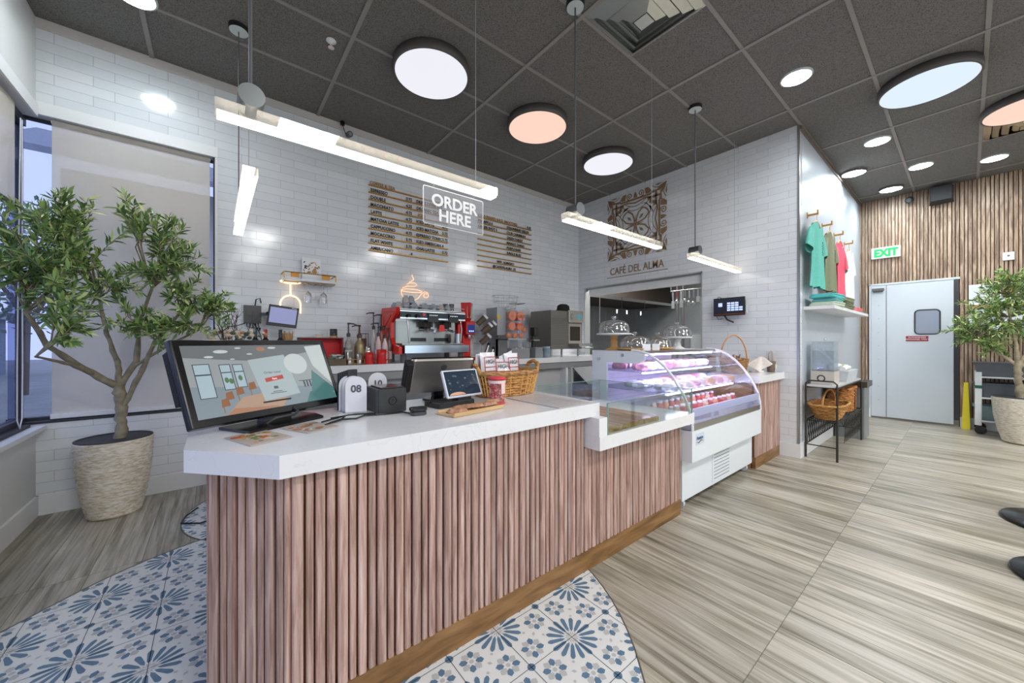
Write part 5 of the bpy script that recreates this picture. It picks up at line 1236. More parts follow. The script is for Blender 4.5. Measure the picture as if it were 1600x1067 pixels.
bl.build('seed_heads', M('blossom_tan'), t)
# red case, jars, pump bottles
t = thing('display_case','open red-lined wooden box standing on the back counter','box',(.77,3.84,zc))
MB().box(-.185,.185,0,.02,0,.255).box(-.185,.185,-.10,0,0,.012).box(-.185,-.177,-.10,0,0,.255).box(.177,.185,-.10,0,0,.255).box(-.185,.185,-.10,0,.247,.255).build('wooden_shell', M('case_brown',(92,56,48),.5), t)
MB().box(-.176,.176,-.004,-.001,.013,.246).box(-.176,-.173,-.095,-.004,.013,.246).box(.173,.176,-.095,-.004,.013,.246).build('red_lining', M('lining_red',(206,36,40),.6), t)
def lidjar(x,y,h,r,body,lid,lb,z=zc):
    t = thing('jar',lb,'jar',(x,y,z),0)
    MB().lathe([(r*.92,0),(r,.01),(r,h*.72),(r*.8,h*.80)],n=20).build('jar_body', body, t); MB().lathe([(r*.82,h*.80),(r*.82,h),(1e-6,h)],n=20).build('lid', lid, t)
lidjar(.925,3.99,.345,.042,M('amber_jar',(196,146,86),.3),DGREY,'tall amber jar with a dark lid behind the red box')
lidjar(.80,4.02,.29,.04,M('silver_jar',(170,172,172),.3,.6),M('cork',(214,200,180),.6),'small silver pot peeking over the red box')
lidjar(1.02,3.86,.16,.04,M('coffee_glass',(120,88,66),.25),DGREY,'low jar of coffee beans between the red box and the pump bottles')
def pump(x,y,h,r,body,plastic,lb,label=None,side=1,z=zc,group='pump bottles'):
    t = thing('pump_bottle',lb,'pump bottle',(x,y,z),0,group)
    hb = h*.66
    MB().lathe([(r*.94,0),(r,.01),(r,hb*.66),(r*.80,hb*.80),(r*.42,hb*.92),(r*.42,hb)],n=20).build('body', body, t)
    MB().lathe([(r*.5,hb),(r*.55,hb+.03),(r*.22,hb+.04),(r*.16,h-.02),(r*.28,h-.014),(r*.28,h)],n=16).build('pump_head', plastic, t)
    MB().tube([(0,0,h-.006),(side*.04,0,h-.008),(side*.075,-.005,h-.02)],[.008,.007,.005],8).build('spout', plastic, t)
    if label: MB().lathe([(r*1.01,hb*.16),(r*1.01,hb*.50)],n=20).build('label', label, t)
    return t
pump(1.005,3.76,.40,.034,GLASS('syrup_clear',(236,236,230),.14,haze=.25,hazec=(220,214,206)),DGREY,'clear pump bottle with a white label left of the gold one',M('label_white_red',(232,222,220),.5),1)
pump(1.125,3.82,.385,.048,M('gold_bottle',(156,140,104),.35,.5),M('pump_maroon',(84,60,58),.4),'wide gold pump bottle facing the clear one',None,-1)
syr = [(1.27,3.84,.52,DGREY,(196,190,180)),(1.335,3.80,.50,M('pump_black2',(40,40,42),.4),(150,92,80)),(1.285,3.74,.41,DGREY,(206,180,176)),(1.345,3.72,.38,M('pump_black2'),(210,190,190)),(1.40,3.755,.36,DGREY,(120,100,92))]
lbs = ['tallest clear syrup bottle at the back left of the syrup cluster','second tallest syrup bottle with a brown syrup in the cluster','front left syrup bottle in the cluster','front middle syrup bottle in the cluster','syrup bottle nearest the red side of the espresso machine']
for (x,y,h,pl,c),lb in zip(syr,lbs): pump(x,y,h,.030,M('syrup_%d_%d' % (c[0],c[1]),c,.2),pl,lb,M('label_mixed',(226,220,222),.5),-1,group='syrup bottles')
t = thing('wire_rack','thin dark wire rack holding cups beside the syrup bottles','rack',(1.20,3.92,zc))
mb = MB()
for x in (-.05,.03):
    for y in (-.04,.04): mb.tube([(x,y,0),(x,y,.30)],.003,5)
for z in (.05,.30): mb.tube([(-.05,-.04,z),(.03,-.04,z),(.03,.04,z),(-.05,.04,z)],.003,5,closed=True)
mb.build('wire_frame', DGREY, t); MB().lathe([(.03,.052),(.034,.25),(1e-6,.252)],(-.01,0,0),n=18).build('stacked_cups', M('cup_brown_stack',(92,74,64),.5), t)
t = thing('tea_tray','brown tray heaped with green and white tea packets','tray',(.865,3.66,zc))
MB().box(-.075,.075,-.05,.05,0,.008).box(-.075,.075,-.05,-.044,.008,.06).box(-.075,.075,.044,.05,.008,.06).box(-.075,-.069,-.044,.044,.008,.06).box(.069,.075,-.044,.044,.008,.06).build('tray', M('tray_brown',(96,84,62),.5), t)
mb = MB(); random.seed(2)
for k in range(26): x,y = random.uniform(-.06,.06),random.uniform(-.035,.035); z = .05+random.uniform(0,.045); mb.mi = random.randrange(3); mb.box(x-.016,x+.016,y-.012,y+.012,z,z+.008)
c_ = mb.build('tea_packets',[M('tea_green',(70,130,100),.5),M('tea_white',(226,230,220),.5),M('tea_teal',(110,160,150),.5)],t); c_['kind'] = 'stuff'
t = thing('cup_caddy','gold wire caddy holding steel cups at the front of the back counter','caddy',(1.03,3.66,zc))
mb = MB()
for z in (.01,.05): mb.tube([(-.085,-.04,z),(.085,-.04,z),(.085,.04,z),(-.085,.04,z)],.003,5,closed=True)
for x in (-.085,-.03,.03,.085): mb.tube([(x,-.04,.01),(x,-.04,.05),(x,.04,.05),(x,.04,.01)],.003,5)
mb.build('wire_caddy', GOLD, t)
for x,y,h,lb in ((.985,3.66,.12,'taller steel cup in the left of the gold caddy'),(1.075,3.66,.10,'shorter steel cup in the right of the gold caddy')):
    O(MB().lathe([(.026,0),(.030,h),(.027,h),(.024,.01),(1e-6,.01)],n=20),'steel_cup',STEEL,(x,y,zc+.003),lb,'cup')
def mug(x,y,h,r,lb):
    t = thing('milk_pitcher',lb,'pitcher',(x,y,zc),0,'red pitchers beside the espresso machine')
    MB().lathe([(r,0),(r*1.02,.01),(r*.95,h*.6),(r*.98,h),(r*.90,h),(r*.88,.02),(1e-6,.02)],n=24).build('body', RED, t)
    MB().tube([(r*.9,-.0,h*.86),(r*1.5,-.01,h*.80),(r*1.55,-.01,h*.35),(r*.95,0,h*.22)],.006,7).build('handle', RED, t)
mug(1.165,3.65,.115,.040,'smaller red milk pitcher on the left'); mug(1.285,3.65,.14,.046,'larger red milk pitcher on the right, beside the espresso machine')
lidjar(1.20,3.80,.17,.038,STEEL,STEEL,'steel sugar pot behind the two red pitchers')
# espresso machine
t = thing('espresso_machine','large red and chrome two-group espresso machine on the back counter','espresso machine',(1.85,3.83,ZB))
RE = M('machine_red',(222,40,32),.28); REO = M('machine_red_trim',(236,88,56),.25)
def side(x0,x1,mt,nm):
    P = [(-.26,.09),(-.26,.165),(-.10,.19),(-.045,.26),(-.05,.42),(-.17,.50),(-.20,.57),(.22,.585),(.24,.54),(.20,.09)]
    n = len(P)
    return MB().add([(x0,p[0],p[1]) for p in P]+[(x1,p[0],p[1]) for p in P],[list(range(n)),list(range(n,2*n))[::-1]]+[(i,n+i,n+(i+1)%n,(i+1)%n) for i in range(n)]).build(nm,mt,t)
side(-.42,-.385,RE,'side_panel'); side(.385,.42,RE,'side_panel')
mb = MB()
for x in (-.4225,.4205):
    for P in ([(.16,.54),(-.14,.53),(.10,.30)],[(.12,.26),(.02,.22),(.14,.14)],[(.18,.50),(.17,.20)],[(-.06,.50),(.10,.40)]): mb.tube([(x,p[0],p[1]) for p in P],.006,6)
mb.build('side_relief', REO, t)
MB().box(-.385,.385,.02,.20,.10,.55).build('body', STEEL, t)
MB().box(-.385,.385,-.21,.02,.455,.54).build('top_console', CHROME, t)
MB().box(-.385,.385,-.212,-.205,.47,.53).build('console_fascia', M('fascia_dark',(48,54,56),.15,.6), t)
mb = MB()
for x in (-.02,.23):
    mb.mi = 0; mb.box(x-.06,x+.06,-.224,-.212,.43,.525); mb.mi = 1
    for k in range(5): mb.cyl((x-.04+.02*k,-.224,.500),(x-.04+.02*k,-.228,.500),.0045,n=8)
mb.build('button_pad', [BLACK, M('led_white',(220,230,240),.4,emit=(220,232,244),es=1.0)], t)
mb = MB()
for x in (-.30,-.20): mb.cyl((x,-.212,.49),(x,-.245,.485),.018,n=16)
mb.build('steam_knob', BLACK, t)
MB().cyl((-.13,-.212,.505),(-.13,-.222,.505),.02,n=16).build('round_gauge', M('gauge_red',(200,60,70),.3), t)
for x in (-.03,.20):
    gh = MB().cyl((x,-.10,.45),(x,-.10,.36),.042,.034,n=20).box(x-.05,x+.05,-.13,.0,.38,.45).build('group_head', M('group_dark',(44,40,38),.3,.5), t)
    MB().cyl((x,-.12,.352),(x,-.12,.335),.036,.030,n=18).cyl((x,-.15,.345),(x,-.27,.330),.012,.015,n=10).build('portafilter', CHROME, gh)
MB().add([(.045,-.215,.33),(.125,-.215,.33),(.11,-.215,.40),(.06,-.215,.40),(.045,-.20,.33),(.125,-.20,.33),(.11,-.20,.40),(.06,-.20,.40)],[(0,1,2,3),(7,6,5,4),(0,4,5,1),(1,5,6,2),(2,6,7,3),(3,7,4,0)]).build('red_badge', RE, t)
MB().box(-.36,.36,-.02,.02,.18,.44).box(-.36,.36,-.20,-.02,.185,.20).build('back_splash', M('splash_chrome',(150,150,148),.22,1.0), t)
mb = MB()
for x in (-.10,.18): mb.box(x-.09,x+.09,-.024,-.019,.22,.26)
mb.build('splash_slot', BLACK, t)
MB().box(-.36,.40,-.27,.02,.10,.18).build('drip_tray', M('tray_chrome',(196,206,216),.16,1.0), t)
MB().tube([(-.30,-.18,.455),(-.295,-.20,.36),(-.285,-.20,.20)],.008,8).tube([(.34,-.18,.455),(.345,-.20,.36),(.335,-.20,.22)],.006,8).build('steam_wand', STEEL, t)
MB().cyl((.33,-.14,.20),(.33,-.14,.31),.042,.038,n=20).build('steel_jug', STEEL, t)
for x,y in ((-.34,-.18),(.34,-.18),(-.34,.14),(.34,.14)): MB().cyl((x,y,.0),(x,y,.10),.03,n=16).build('foot', M('foot_grey',(92,94,96),.4), t)
MB().box(-.385,.385,-.20,.21,.55,.558).tube([(-.38,-.20,.59),(.38,-.20,.59)],.004,6).build('cup_tray', STEEL, t)
random.seed(5)
cupm = M('cup_glaze_grey',(150,158,166),.25); cupw = M('cup_glaze_warm',(176,168,162),.25)
i = 0
for k,(x,y,z,r) in enumerate([(1.50,3.74,0,.036),(1.50,3.86,0,.036),(1.58,3.76,0,.038),(1.58,3.88,0,.038),(1.66,3.72,0,.040),(1.68,3.84,0,.040),(1.60,3.80,.079,.036),(1.66,3.80,.079,.036),(1.78,3.72,0,.042),(1.80,3.84,0,.042),(1.89,3.73,0,.034),(1.90,3.85,0,.036),(1.98,3.72,0,.034),(2.00,3.84,0,.036),(2.07,3.73,0,.032),(1.73,3.92,0,.04)]):
    r *= 1.12; o = MB().lathe([(r,0),(r*1.0,.014),(r*.82,.052),(r*.5,.070),(r*.5,.078),(1e-6,.078)],n=20).tube([(r*.95,0,.012),(r*1.35,0,.018),(r*1.25,0,.042),(r*.75,0,.044)],.004,5).build('espresso_cup', cupm if k % 3 else cupw)
    o.location = (x,y,ZB+.5585+z); o.rotation_euler[2] = random.uniform(0,6); tag(o,'upturned grey espresso cup among those piled on the espresso machine','cup','cups on the espresso machine')
for k,(x,y) in enumerate([(2.10,3.84),(2.16,3.80),(2.20,3.88),(2.14,3.90)]):
    o = MB().lathe([(.024,0),(.032,.10),(.030,.10),(.023,.006),(1e-6,.006)],n=18).build('clear_tumbler', DOMEG); o.location = (x,y,ZB+.5585); tag(o,'clear tumbler at the right end of the cups on the espresso machine','glass','tumblers on the espresso machine')
# grinder
t = thing('coffee_grinder','tall red coffee grinder with a blue touchscreen right of the espresso machine','coffee grinder',(2.37,3.80,zc))
MB().bbox(-.075,.075,-.10,.11,0,.03,r=.02).bbox(-.06,.06,-.0,.11,.03,.46,r=.02).bbox(-.065,.065,-.09,.11,.30,.46,r=.02).build('body', RED, t)
MB().lathe([(.05,.46),(.075,.53),(.085,.68),(.08,.685),(.045,.49),(1e-6,.48)],n=4,smooth=False).build('hopper', RED, t)
MB().box(-.03,.045,-.055,-.050,.50,.64).build('hopper_window', M('hopper_glass',(150,176,160),.15), t)
MB().box(-.045,.05,-.097,-.090,.32,.42).build('touchscreen', M('screen_navy',(14,20,60),.2,emit=(16,40,110),es=.9), t)
MB().box(-.03,-.015,-.0985,-.097,.335,.35).box(-.005,.01,-.0985,-.097,.335,.35).box(.02,.035,-.0985,-.097,.335,.35).build('screen_icons', M('icon_pale',(180,200,240),.4,emit=(190,210,250),es=1), t)
MB().tube([(-.02,-.03,.29),(-.02,-.09,.27),(.03,-.09,.27),(.03,-.03,.29)],.006,6).cyl((0,-.05,.30),(0,-.05,.26),.022).build('dosing_fork', STEEL, t)
# slanted rack of white-capped canisters and tools
t = thing('canister_rack','slanting wire rack right of the red grinder','rack',(2.57,3.86,zc))
mb = MB()
for x in (-.06,.07): mb.tube([(x-.06,-.05,.0),(x+.05,.05,.50)],.005,6).tube([(x-.06,-.05,0),(x+.06,.10,0)],.005,6)
for z in (.05,.2,.35,.48): mb.tube([(-.11+z*.22,-.05+z*.2,z),(.03+z*.22,-.05+z*.2,z)],.004,6)
mb.build('wire_frame', STEEL, t)
def canister(x,y,z,lb):
    t = thing('canister',lb,'canister',(x,y,z),0,'white-capped canisters in the slanting rack'); a = Vector((.55,-.35,.62)).normalized()
    MB().cyl((0,0,0),a*.13,.036,n=20).build('body', M('canister_brown',(96,84,70),.3), t); MB().cyl(a*.128,a*.155,.039,n=20).build('white_cap', WHITE_GL, t)
canister(2.52,3.80,1.46,'topmost white-capped canister in the slanting rack'); canister(2.58,3.78,1.36,'white-capped canister in the middle of the rack, left one'); canister(2.67,3.82,1.385,'white-capped canister in the middle of the rack, right one'); canister(2.545,3.76,1.225,'lowest white-capped canister in the slanting rack')
for k,(x,z,lb) in enumerate(((2.66,1.20,'black-knobbed steel tamper higher up in the tool pile'),(2.73,1.15,'black-knobbed steel tamper lower down in the tool pile'),(2.60,1.08,'black-handled tool leaning lowest in the tool pile'))):
    t = thing('barista_tool',lb,'tamper',(x,3.76,z),0,'tools beside the grinder'); MB().tube([(0,0,0),(-.04,-.0,-.10)],[.018,.024],10).build('handle', STEEL, t); MB().ball((.004,0,.016),.020,12).build('knob', BLACK, t)
# juicer
t = thing('orange_juicer','clear-fronted steel juicer filled with oranges and topped by a wire basket','juicer',(3.03,3.85,zc))
MB().box(-.24,-.10,-.10,.14,.30,.655).bbox(-.10,.24,.06,.14,.02,.655,r=.01).build('housing', SSTEEL, t)
MB().box(-.22,.22,-.14,.14,0,.02).box(-.10,-.08,-.14,.12,.02,.25).box(-.10,.22,-.14,.06,.24,.26).build('base_frame', STEEL, t)
MB().box(-.12,.25,-.150,-.144,.26,.655).box(-.12,-.114,-.144,.06,.26,.655).box(.244,.25,-.144,.06,.26,.655).box(-.12,.25,-.150,-.144,.02,.24).build('clear_cover', GLASS('juicer_cover',(250,251,252),.08,haze=.0), t)
MB().box(-.242,-.205,-.103,-.100,.50,.56).build('warning_label', M('warn_yellow',(214,180,40),.5), t)
mb = MB()
for x in (-.01,.13): mb.cyl((x,-.13,.555),(x,-.02,.555),.062,n=24).cyl((x,-.02,.42),(x,-.12,.42),.055,n=24)
mb.build('press_drum', M('drum_orange',(244,124,64),.35), t)
mb = MB()
for x in (-.01,.13): mb.cyl((x,-.134,.555),(x,-.13,.555),.022,n=16)
mb.build('drum_hub', M('hub_orange',(220,104,52),.35), t)
MB().tube([(-.13,-.02,.47),(-.19,-.10,.46)],.012,8).build('side_lever', M('drum_orange'), t)
wb_ = MB()
for z,r_ in ((.66,.15),(.74,.17),(.815,.19)): wb_.tube([(r_*math.cos(k*PI/14)-.03,r_*.75*math.sin(k*PI/14),z) for k in range(28)],.0035,5,closed=True)
for k in range(14): a = 2*PI*k/14; wb_.tube([(.15*math.cos(a)-.03,.1125*math.sin(a),.66),(.19*math.cos(a)-.03,.1425*math.sin(a),.815)],.0025,5)
wb_.tube([(-.10,-.10,.67),(.05,-.12,.70),(.22,-.10,.73),(.10,.08,.73)],.005,6)
wb_.build('wire_basket', STEEL, t)
random.seed(12)
for k,(x,y,z) in enumerate([(2.96,3.735,1.315),(3.06,3.735,1.31),(3.17,3.735,1.315),(3.23,3.74,1.39),(3.01,3.80,1.32),(3.12,3.80,1.32)]):
    o = MB().ball((0,0,0),.036,16).build('orange', M('orange_peel',(240,128,56),.45,noise=(80,.06,.3))); o.location = (x,y,z+.013); tag(o,'whole orange lying at the bottom inside the juicer','orange','oranges inside the juicer')
t = thing('storage_bin','clear plastic bin of supplies under the juicer front','bin',(3.10,3.66,zc))
MB().box(-.19,.12,-.05,.04,0,.005).box(-.19,.12,-.05,-.046,.005,.13).box(-.19,-.186,-.046,.04,.005,.13).box(.116,.12,-.046,.04,.005,.13).build('bin_wall', GLASS('bin_plastic',(226,228,230),.12,haze=.35,hazec=(206,206,206)), t)
mb = MB(); random.seed(33)
for k in range(9): x = -.17+k*.032; mb.mi = k % 3; mb.box(x,x+.024,-.035,.03,.006,.08+random.uniform(0,.07))
c_ = mb.build('supplies',[M('sup_grey',(190,186,184),.5),M('sup_red',(196,60,60),.5),M('sup_white',(230,230,230),.5)],t); c_['kind']='stuff'
O(MB().box(-.07,.07,-.06,.06,0,.09).box(-.065,.065,-.055,.055,.09,.14).box(-.05,.05,-.062,-.06,.10,.13),'scale',[M('scale_grey',(150,154,156),.4)],(3.40,3.68,zc),'small grey scale box between the juicer and the steel pitcher','scale')
O(MB().lathe([(.05,0),(.07,.02),(.066,.14),(.07,.21),(.066,.21),(.06,.02)],n=22),'blender_jar',GLASS('blender_glass',(224,232,238),.16,haze=.15),(3.40,3.88,zc),'clear blender jar in front of the grey oven','blender jar')
t = thing('water_pitcher','blue-grey enamel pitcher with a handle in front of the oven','pitcher',(3.60,3.70,zc))
MB().lathe([(.055,0),(.062,.01),(.060,.13),(.064,.15),(.058,.15),(.054,.02),(1e-6,.02)],n=26).build('body', M('pitcher_steelblue',(160,180,196),.22,.4), t); MB().tube([(-.06,-.01,.13),(-.10,-.02,.12),(-.10,-.02,.04),(-.06,-.01,.02)],.006,6).build('handle', M('pitcher_steelblue'), t)
t = thing('hand_blender','black and steel drink mixer standing before the oven','mixer',(3.50,3.83,zc))
MB().bbox(-.05,.05,-.05,.05,0,.10,r=.01).cyl((0,.02,.10),(0,.02,.34),.03,n=16).bbox(-.04,.04,-.05,.05,.30,.42,r=.015).build('body', M('mixer_black',(50,50,48),.35), t); MB().box(-.055,.055,-.055,.055,.23,.245).box(-.05,.05,-.052,.052,.10,.13).build('steel_band', STEEL, t)
# speed oven, facing the pass
t = thing('speed_oven','grey ribbed speed oven with its door open, near the corner of the back counter','oven',(4.02,3.86,zc+.0))
OV = M('oven_grey',(128,124,116),.4,.3)
MB().box(-.36,.30,-.20,.22,.11,.66).build('housing', OV, t)
rb = MB()
for k in range(16): rb.box(-.34,.0-.02,-.203,-.2,.18+k*.024,.192+k*.024)
rb.build('side_louvres', M('oven_louvre',(112,108,100),.5), t)
for x in (-.32,.26):
    for y in (-.16,.18): MB().cyl((x,y,0),(x,y,.11),.018,n=12).build('foot', STEEL, t)
MB().bbox(-.02,.30,-.232,-.20,.50,.675,r=.01).build('control_panel', M('oven_panel',(186,180,168),.3,.5), t)
MB().cyl((.06,-.233,.585),(.06,-.245,.585),.045,n=24).build('dial', STEEL, t)
MB().box(.15,.25,-.235,-.232,.55,.625).build('display', M('oven_display',(40,60,70),.2,emit=(110,170,190),es=.5), t)
MB().box(.0,.28,-.205,-.2,.19,.48).build('door_frame', M('oven_panel'), t)
MB().box(.03,.25,-.208,-.205,.23,.44).build('cavity', M('oven_cavity',(46,34,22),.4), t)
MB().box(.0,.30,-.40,-.205,.155,.19).build('open_door', STEEL, t)
MB().tube([(.02,-.40,.15),(.04,-.44,.13),(.26,-.44,.13),(.28,-.40,.15)],.010,8).build('door_handle', STEEL, t)
o = MB().lathe([(.13,0),(.14,.015),(.10,.03),(.09,.09),(.05,.115),(1e-6,.12)],n=24,sx=1.15,sy=.8).build('cap', BLACKM); o.location = (4.06,3.80,zc+.661); tag(o,'dark rounded cap resting on top of the grey oven','cap')
# kitchen seen through the pass
t = thing('pass_shutter','pale roll-down shutter box across the top of the kitchen pass','shutter',(XL+.04,3.10,2.0))
MB().box(0,.06,-.93,.90,.015,.115).build('housing', WHITE, t); MB().box(.01,.05,-.95,.95,.118,.135).build('track', STEEL, t)
MB().tube([(.02,.70,.02),(.02,.70,-.45)],.004,6).build('pull_cord', M('cord_pale',(206,210,210),.5), t)
t = thing('utensil_rail','steel rail inside the kitchen pass','rail',(5.25,2.50,1.99))
MB().tube([(0,-.28,0),(0,.26,0)],.007,8).tube([(0,-.27,0),(0,-.27,.12)],.005,6).tube([(0,.25,0),(0,.25,.12)],.005,6).box(-.02,.02,-.28,.26,.12,.13).build('rail', STEEL, t)
uts = [('spatula','steel spatula with a slotted head, first on the rail from the left',(206,208,208),.24,'s'),('ladle','red-handled ladle, second on the kitchen rail',(190,50,40),.16,'l'),('spatula','long white spatula, third on the kitchen rail',(232,234,234),.23,'s'),('ladle','steel ladle, fourth on the kitchen rail',(150,154,156),.15,'l'),('spoon','large steel spoon, fifth on the kitchen rail',(200,204,206),.19,'l'),('spoon','steel serving spoon, sixth on the kitchen rail',(170,174,178),.20,'l'),('whisk','pale blue turner, seventh on the kitchen rail',(176,196,208),.17,'s'),('knife','red-handled brush, last on the kitchen rail',(196,44,34),.19,'s')]
for k,(nm,lb,c,L_,ty) in enumerate(uts):
    y = 2.72-k*.060
    t = thing('turner' if nm == 'whisk' else ('basting_brush' if nm == 'knife' else nm),lb,nm if nm not in ('whisk','knife') else ('turner' if nm == 'whisk' else 'brush'),(5.25,y,1.975),0,None)
    MB().box(-.004,.004,-.008,.008,-L_*.55,0).tube([(0,0,0),(0,0,.022)],.002,5).build('handle', M('ut_%d_%d' % (c[0],c[1]), c, .35), t)
    hd = MB()
    if ty == 's': hd.box(-.003,.003,-.022,.022,-L_,-L_*.55)
    else: hd.ball((-.006,0,-L_+.01),.026,12,1.25)
    hd.build('head', STEEL if ty == 'l' else M('ut_head_%d' % k,(220,222,220),.35), t)
t = thing('range_hood','brown-sided kitchen hood above the stainless cooking wall','range hood',(6.4,4.75,2.05))
MB().add([(-1.3,-.55,0),(1.7,-.55,0),(1.7,.54,0),(-1.3,.54,0),(-1.3,-.55,.06),(1.7,-.55,.06),(1.7,.54,.60),(-1.3,.54,.60),(-1.3,-.45,.60),(1.7,-.45,.60)],[(0,3,2,1),(0,1,5,4),(4,5,9,8),(8,9,6,7),(1,2,6,9,5),(0,4,8,7,3)]).build('canopy', M('hood_brown',(40,32,26),.6), t)
MB().box(-1.31,1.71,-.57,-.55,-.005,.05).build('steel_lip', STEEL, t)
t = thing('pendant_bulbs','black track with three small lit bulbs under the hood','lamp',(6.3,4.12,1.83))
MB().tube([(-.45,0,.03),(-.10,0,.03)],.012,6).tube([(.35,0,.0),(.55,0,.06)],.012,6).tube([(-.28,0,.03),(-.28,0,.26)],.006,6).tube([(.5,0,.05),(.5,0,.24)],.006,6).build('track', BLACK, t)
mb = MB()
for x in (-.44,-.12,.36): mb.cyl((x,0,.02),(x,0,-.05),.012,n=10)
mb.build('bulb', M('bulb_lit',(255,255,255),.4,emit=(255,248,236),es=1.4), t)
L_ = bpy.data.lights.new('kitchen_fill','AREA'); L_.energy = 80; L_.size = .6; L_.color = (1,.97,.92); lo = bpy.data.objects.new('kitchen_fill',L_); C.objects.link(lo); lo.parent = t; lo.location = (-.2,-.9,.94)  # added fill light below the kitchen ceiling, separate from the bulbs and hood
t = thing('kitchen_fridge','tall stainless fridge at the right of the kitchen seen through the pass','fridge',(7.3,2.9,0))
MB().box(0,.75,-.8,.55,.1,1.42).build('cabinet', SSTEEL, t); MB().box(-.02,0,-.78,-.13,.12,1.38).box(-.02,0,-.11,.53,.12,1.38).build('door', STEEL, t)
t = thing('cook_line','long stainless cooking counter under the hood','counter',(6.3,4.85,0))
MB().box(-1.2,1.6,-.35,.44,.1,.92).box(-1.2,1.6,.36,.44,.92,1.30).build('cabinet', SSTEEL, t); MB().box(-1.2,1.6,-.37,.36,.92,.95).build('worktop', STEEL, t)
sm = MB()
for x in (5.3,5.75,6.2,6.65,7.1,7.55): sm.box(x,x+.012,5.288,5.299,.9,2.7)
o = sm.build('trim_7', STEEL); o['kind'] = 'structure'
t = thing('gas_pipe','pair of vertical steel pipes in the kitchen beside the fridge','pipe',(7.15,3.62,0))
MB().tube([(0,0,0),(0,0,2.6)],.022,8).tube([(.0,-.12,0),(.0,-.12,2.6)],.022,8).build('pipe', M('pipe_grey',(66,66,66),.6), t)

# ================================================================== ON THE FLOOR
def planter(x, y, label, h=.55, r=.20):
    t = thing('planter', label, 'planter', (x, y, 0))
    prof = [(r*.56,0),(r*.68,.015),(r*.84,h*.30),(r*.95,h*.62),(r*1.0,h*.93),(r*1.0,h)]
    mb = MB(); n = 96; rows = 40; V = []
    def rad(z):
        for (a,za),(b_,zb_) in zip(prof,prof[1:]):
            if za <= z <= zb_: return a+(b_-a)*(z-za)/max(1e-6,zb_-za)
        return prof[-1][0]
    rnd = random.Random(5)
    for k in range(rows*2+1):
        z = h*k/(rows*2)
        for i in range(n):
            a = 2*PI*i/n; w_ = .0045*(1 if k % 2 else -1)+.0028*math.sin(i*2.1+(k//2)*2.6)*(k % 2); q_ = rad(z)+w_
            V.append((q_*math.cos(a), q_*math.sin(a), z+.004*math.sin(3*a)*(0<k<rows*2)))
    mb.add(V,[(k*n+i,k*n+(i+1)%n,(k+1)*n+(i+1)%n,(k+1)*n+i) for k in range(rows*2) for i in range(n)],True)
    mb.add([(r*.56*math.cos(2*PI*i/n),r*.56*math.sin(2*PI*i/n),.001) for i in range(n)],[list(range(n))[::-1]])
    mb.build('rope_shell', wickermat('pale_rope',(244,238,224),(206,190,162),70), t)
    MB().lathe([(r*1.0,h),(r*1.0,h+.006),(r*.94,h+.006),(r*.90,h*.82),(1e-6,h*.80)],n=48).build('dark_liner', M('liner_charcoal',(58,58,60),.6), t)
    return t
LEAFM = []
for nm, c in (('leaf_deep',(98,134,76)),('leaf_mid',(150,178,102)),('leaf_light',(204,216,146))):
    m, nt, b = newmat(nm); b.inputs['Base Color'].default_value = (*lin(c),1); b.inputs['Roughness'].default_value = .42
    LEAFM.append(m)
BARK = M('olive_bark',(150,140,118),.85,noise=(22,.28,.9))
